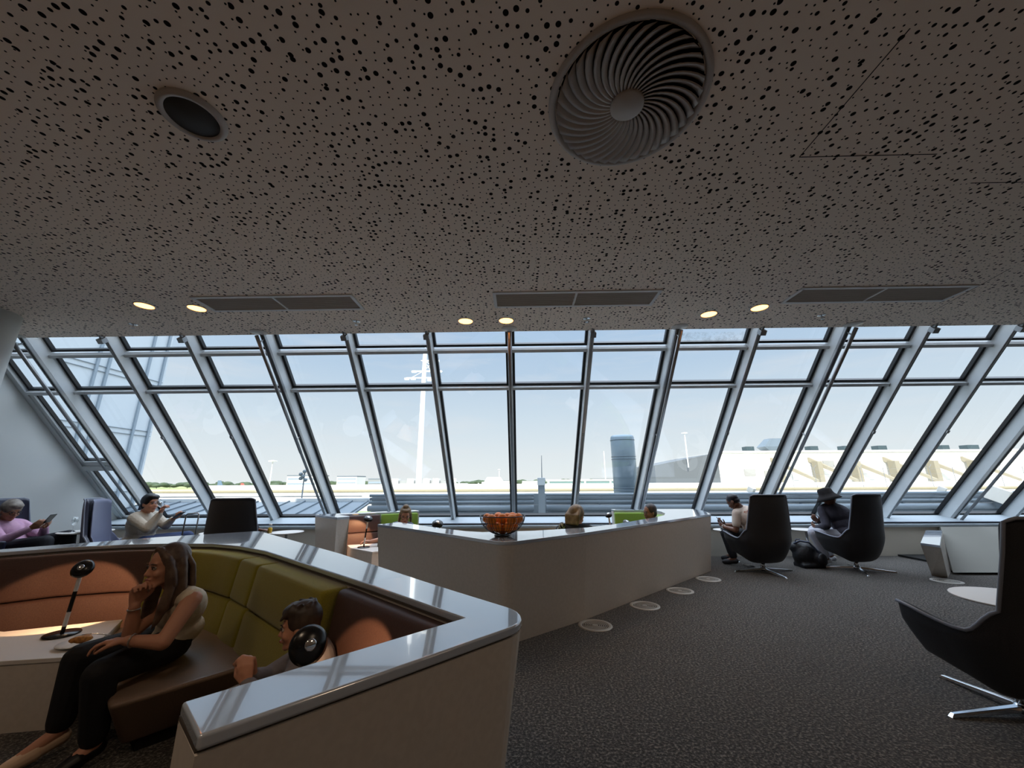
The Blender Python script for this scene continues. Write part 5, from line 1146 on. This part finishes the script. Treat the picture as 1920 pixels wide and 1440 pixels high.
# print on the back of the white shirt
shirt = [c for c in m9.children if c.name.startswith('top')][0]
bk = V((0.62, -0.70, 0.30)).normalized(); upb = V((-0.25, 0.1, 1)); upb = (upb - bk * upb.dot(bk)).normalized(); rtb = upb.cross(bk).normalized()
oc = V(A9['chest']) + bk * 0.22
def decal(name, me, m):
    o = bpy.data.objects.new(name, me); COL.objects.link(o); me.materials.clear(); me.materials.append(m); o.parent = m9; o.matrix_parent_inverse = m9.matrix_basis.inverted()
    w = o.modifiers.new('wrap', 'SHRINKWRAP'); w.target = shirt; w.wrap_method = 'PROJECT'; w.use_negative_direction = True; w.use_positive_direction = True; w.project_limit = 0.3; w.offset = 0.004
    return o
M_PO = mat('print_orange', 'cc5a22', 0.9); M_PB = mat('print_black', '1c1a1a', 0.9); M_PR = mat('print_rust', '9c4a28', 0.9)
def blob(pts, n=3):
    bm = bmesh.new(); c = [sum(p[0] for p in pts) / len(pts), sum(p[1] for p in pts) / len(pts)]
    rows = [[bm.verts.new((c[0] + (p[0] - c[0]) * k / n, c[1] + (p[1] - c[1]) * k / n, 0)) for p in pts] for k in range(1, n + 1)]; cc = bm.verts.new((c[0], c[1], 0)); L = len(pts)
    for i in range(L):
        bm.faces.new((cc, rows[0][i], rows[0][(i+1) % L]))
        for a, q in zip(rows, rows[1:]): bm.faces.new((a[i], q[i], q[(i+1) % L], a[(i+1) % L]))
    me = bpy.data.meshes.new('print'); bm.to_mesh(me); bm.free(); return me
def circ(x, y, r): return [(x + r * math.cos(2 * PI * k / 20), y + r * math.sin(2 * PI * k / 20)) for k in range(20)]
R3 = Matrix((rtb, upb, bk)).transposed().to_4x4(); R3.translation = oc
for me, m in ((blob(circ(0.02, 0.0, 0.062)), M_PO), (blob(circ(-0.075, -0.03, 0.034)), M_PO), (blob([(-0.085, 0.025), (-0.03, 0.03), (-0.035, 0.085), (-0.08, 0.075)]), M_PB), (blob([(-0.05, -0.14), (0.0, -0.11), (0.04, -0.15), (0.02, -0.22), (-0.01, -0.20), (-0.015, -0.16)]), M_PB)):
    me.transform(R3); decal('shirt_print', me, m)
tc_ = bpy.data.curves.new('lettering', 'FONT'); tc_.body = 'ORANGE CAPS'; tc_.size = 0.052; tc_.align_x = 'CENTER'; tc_.space_character = 1.05; tc_.offset = 0.0012
to_ = bpy.data.objects.new('lettering', tc_); COL.objects.link(to_); me = bpy.data.meshes.new_from_object(to_); bpy.data.objects.remove(to_)
me.transform(Matrix.Translation((0.0, 0.105, 0))); me.transform(R3); decal('lettering', me, M_PR)
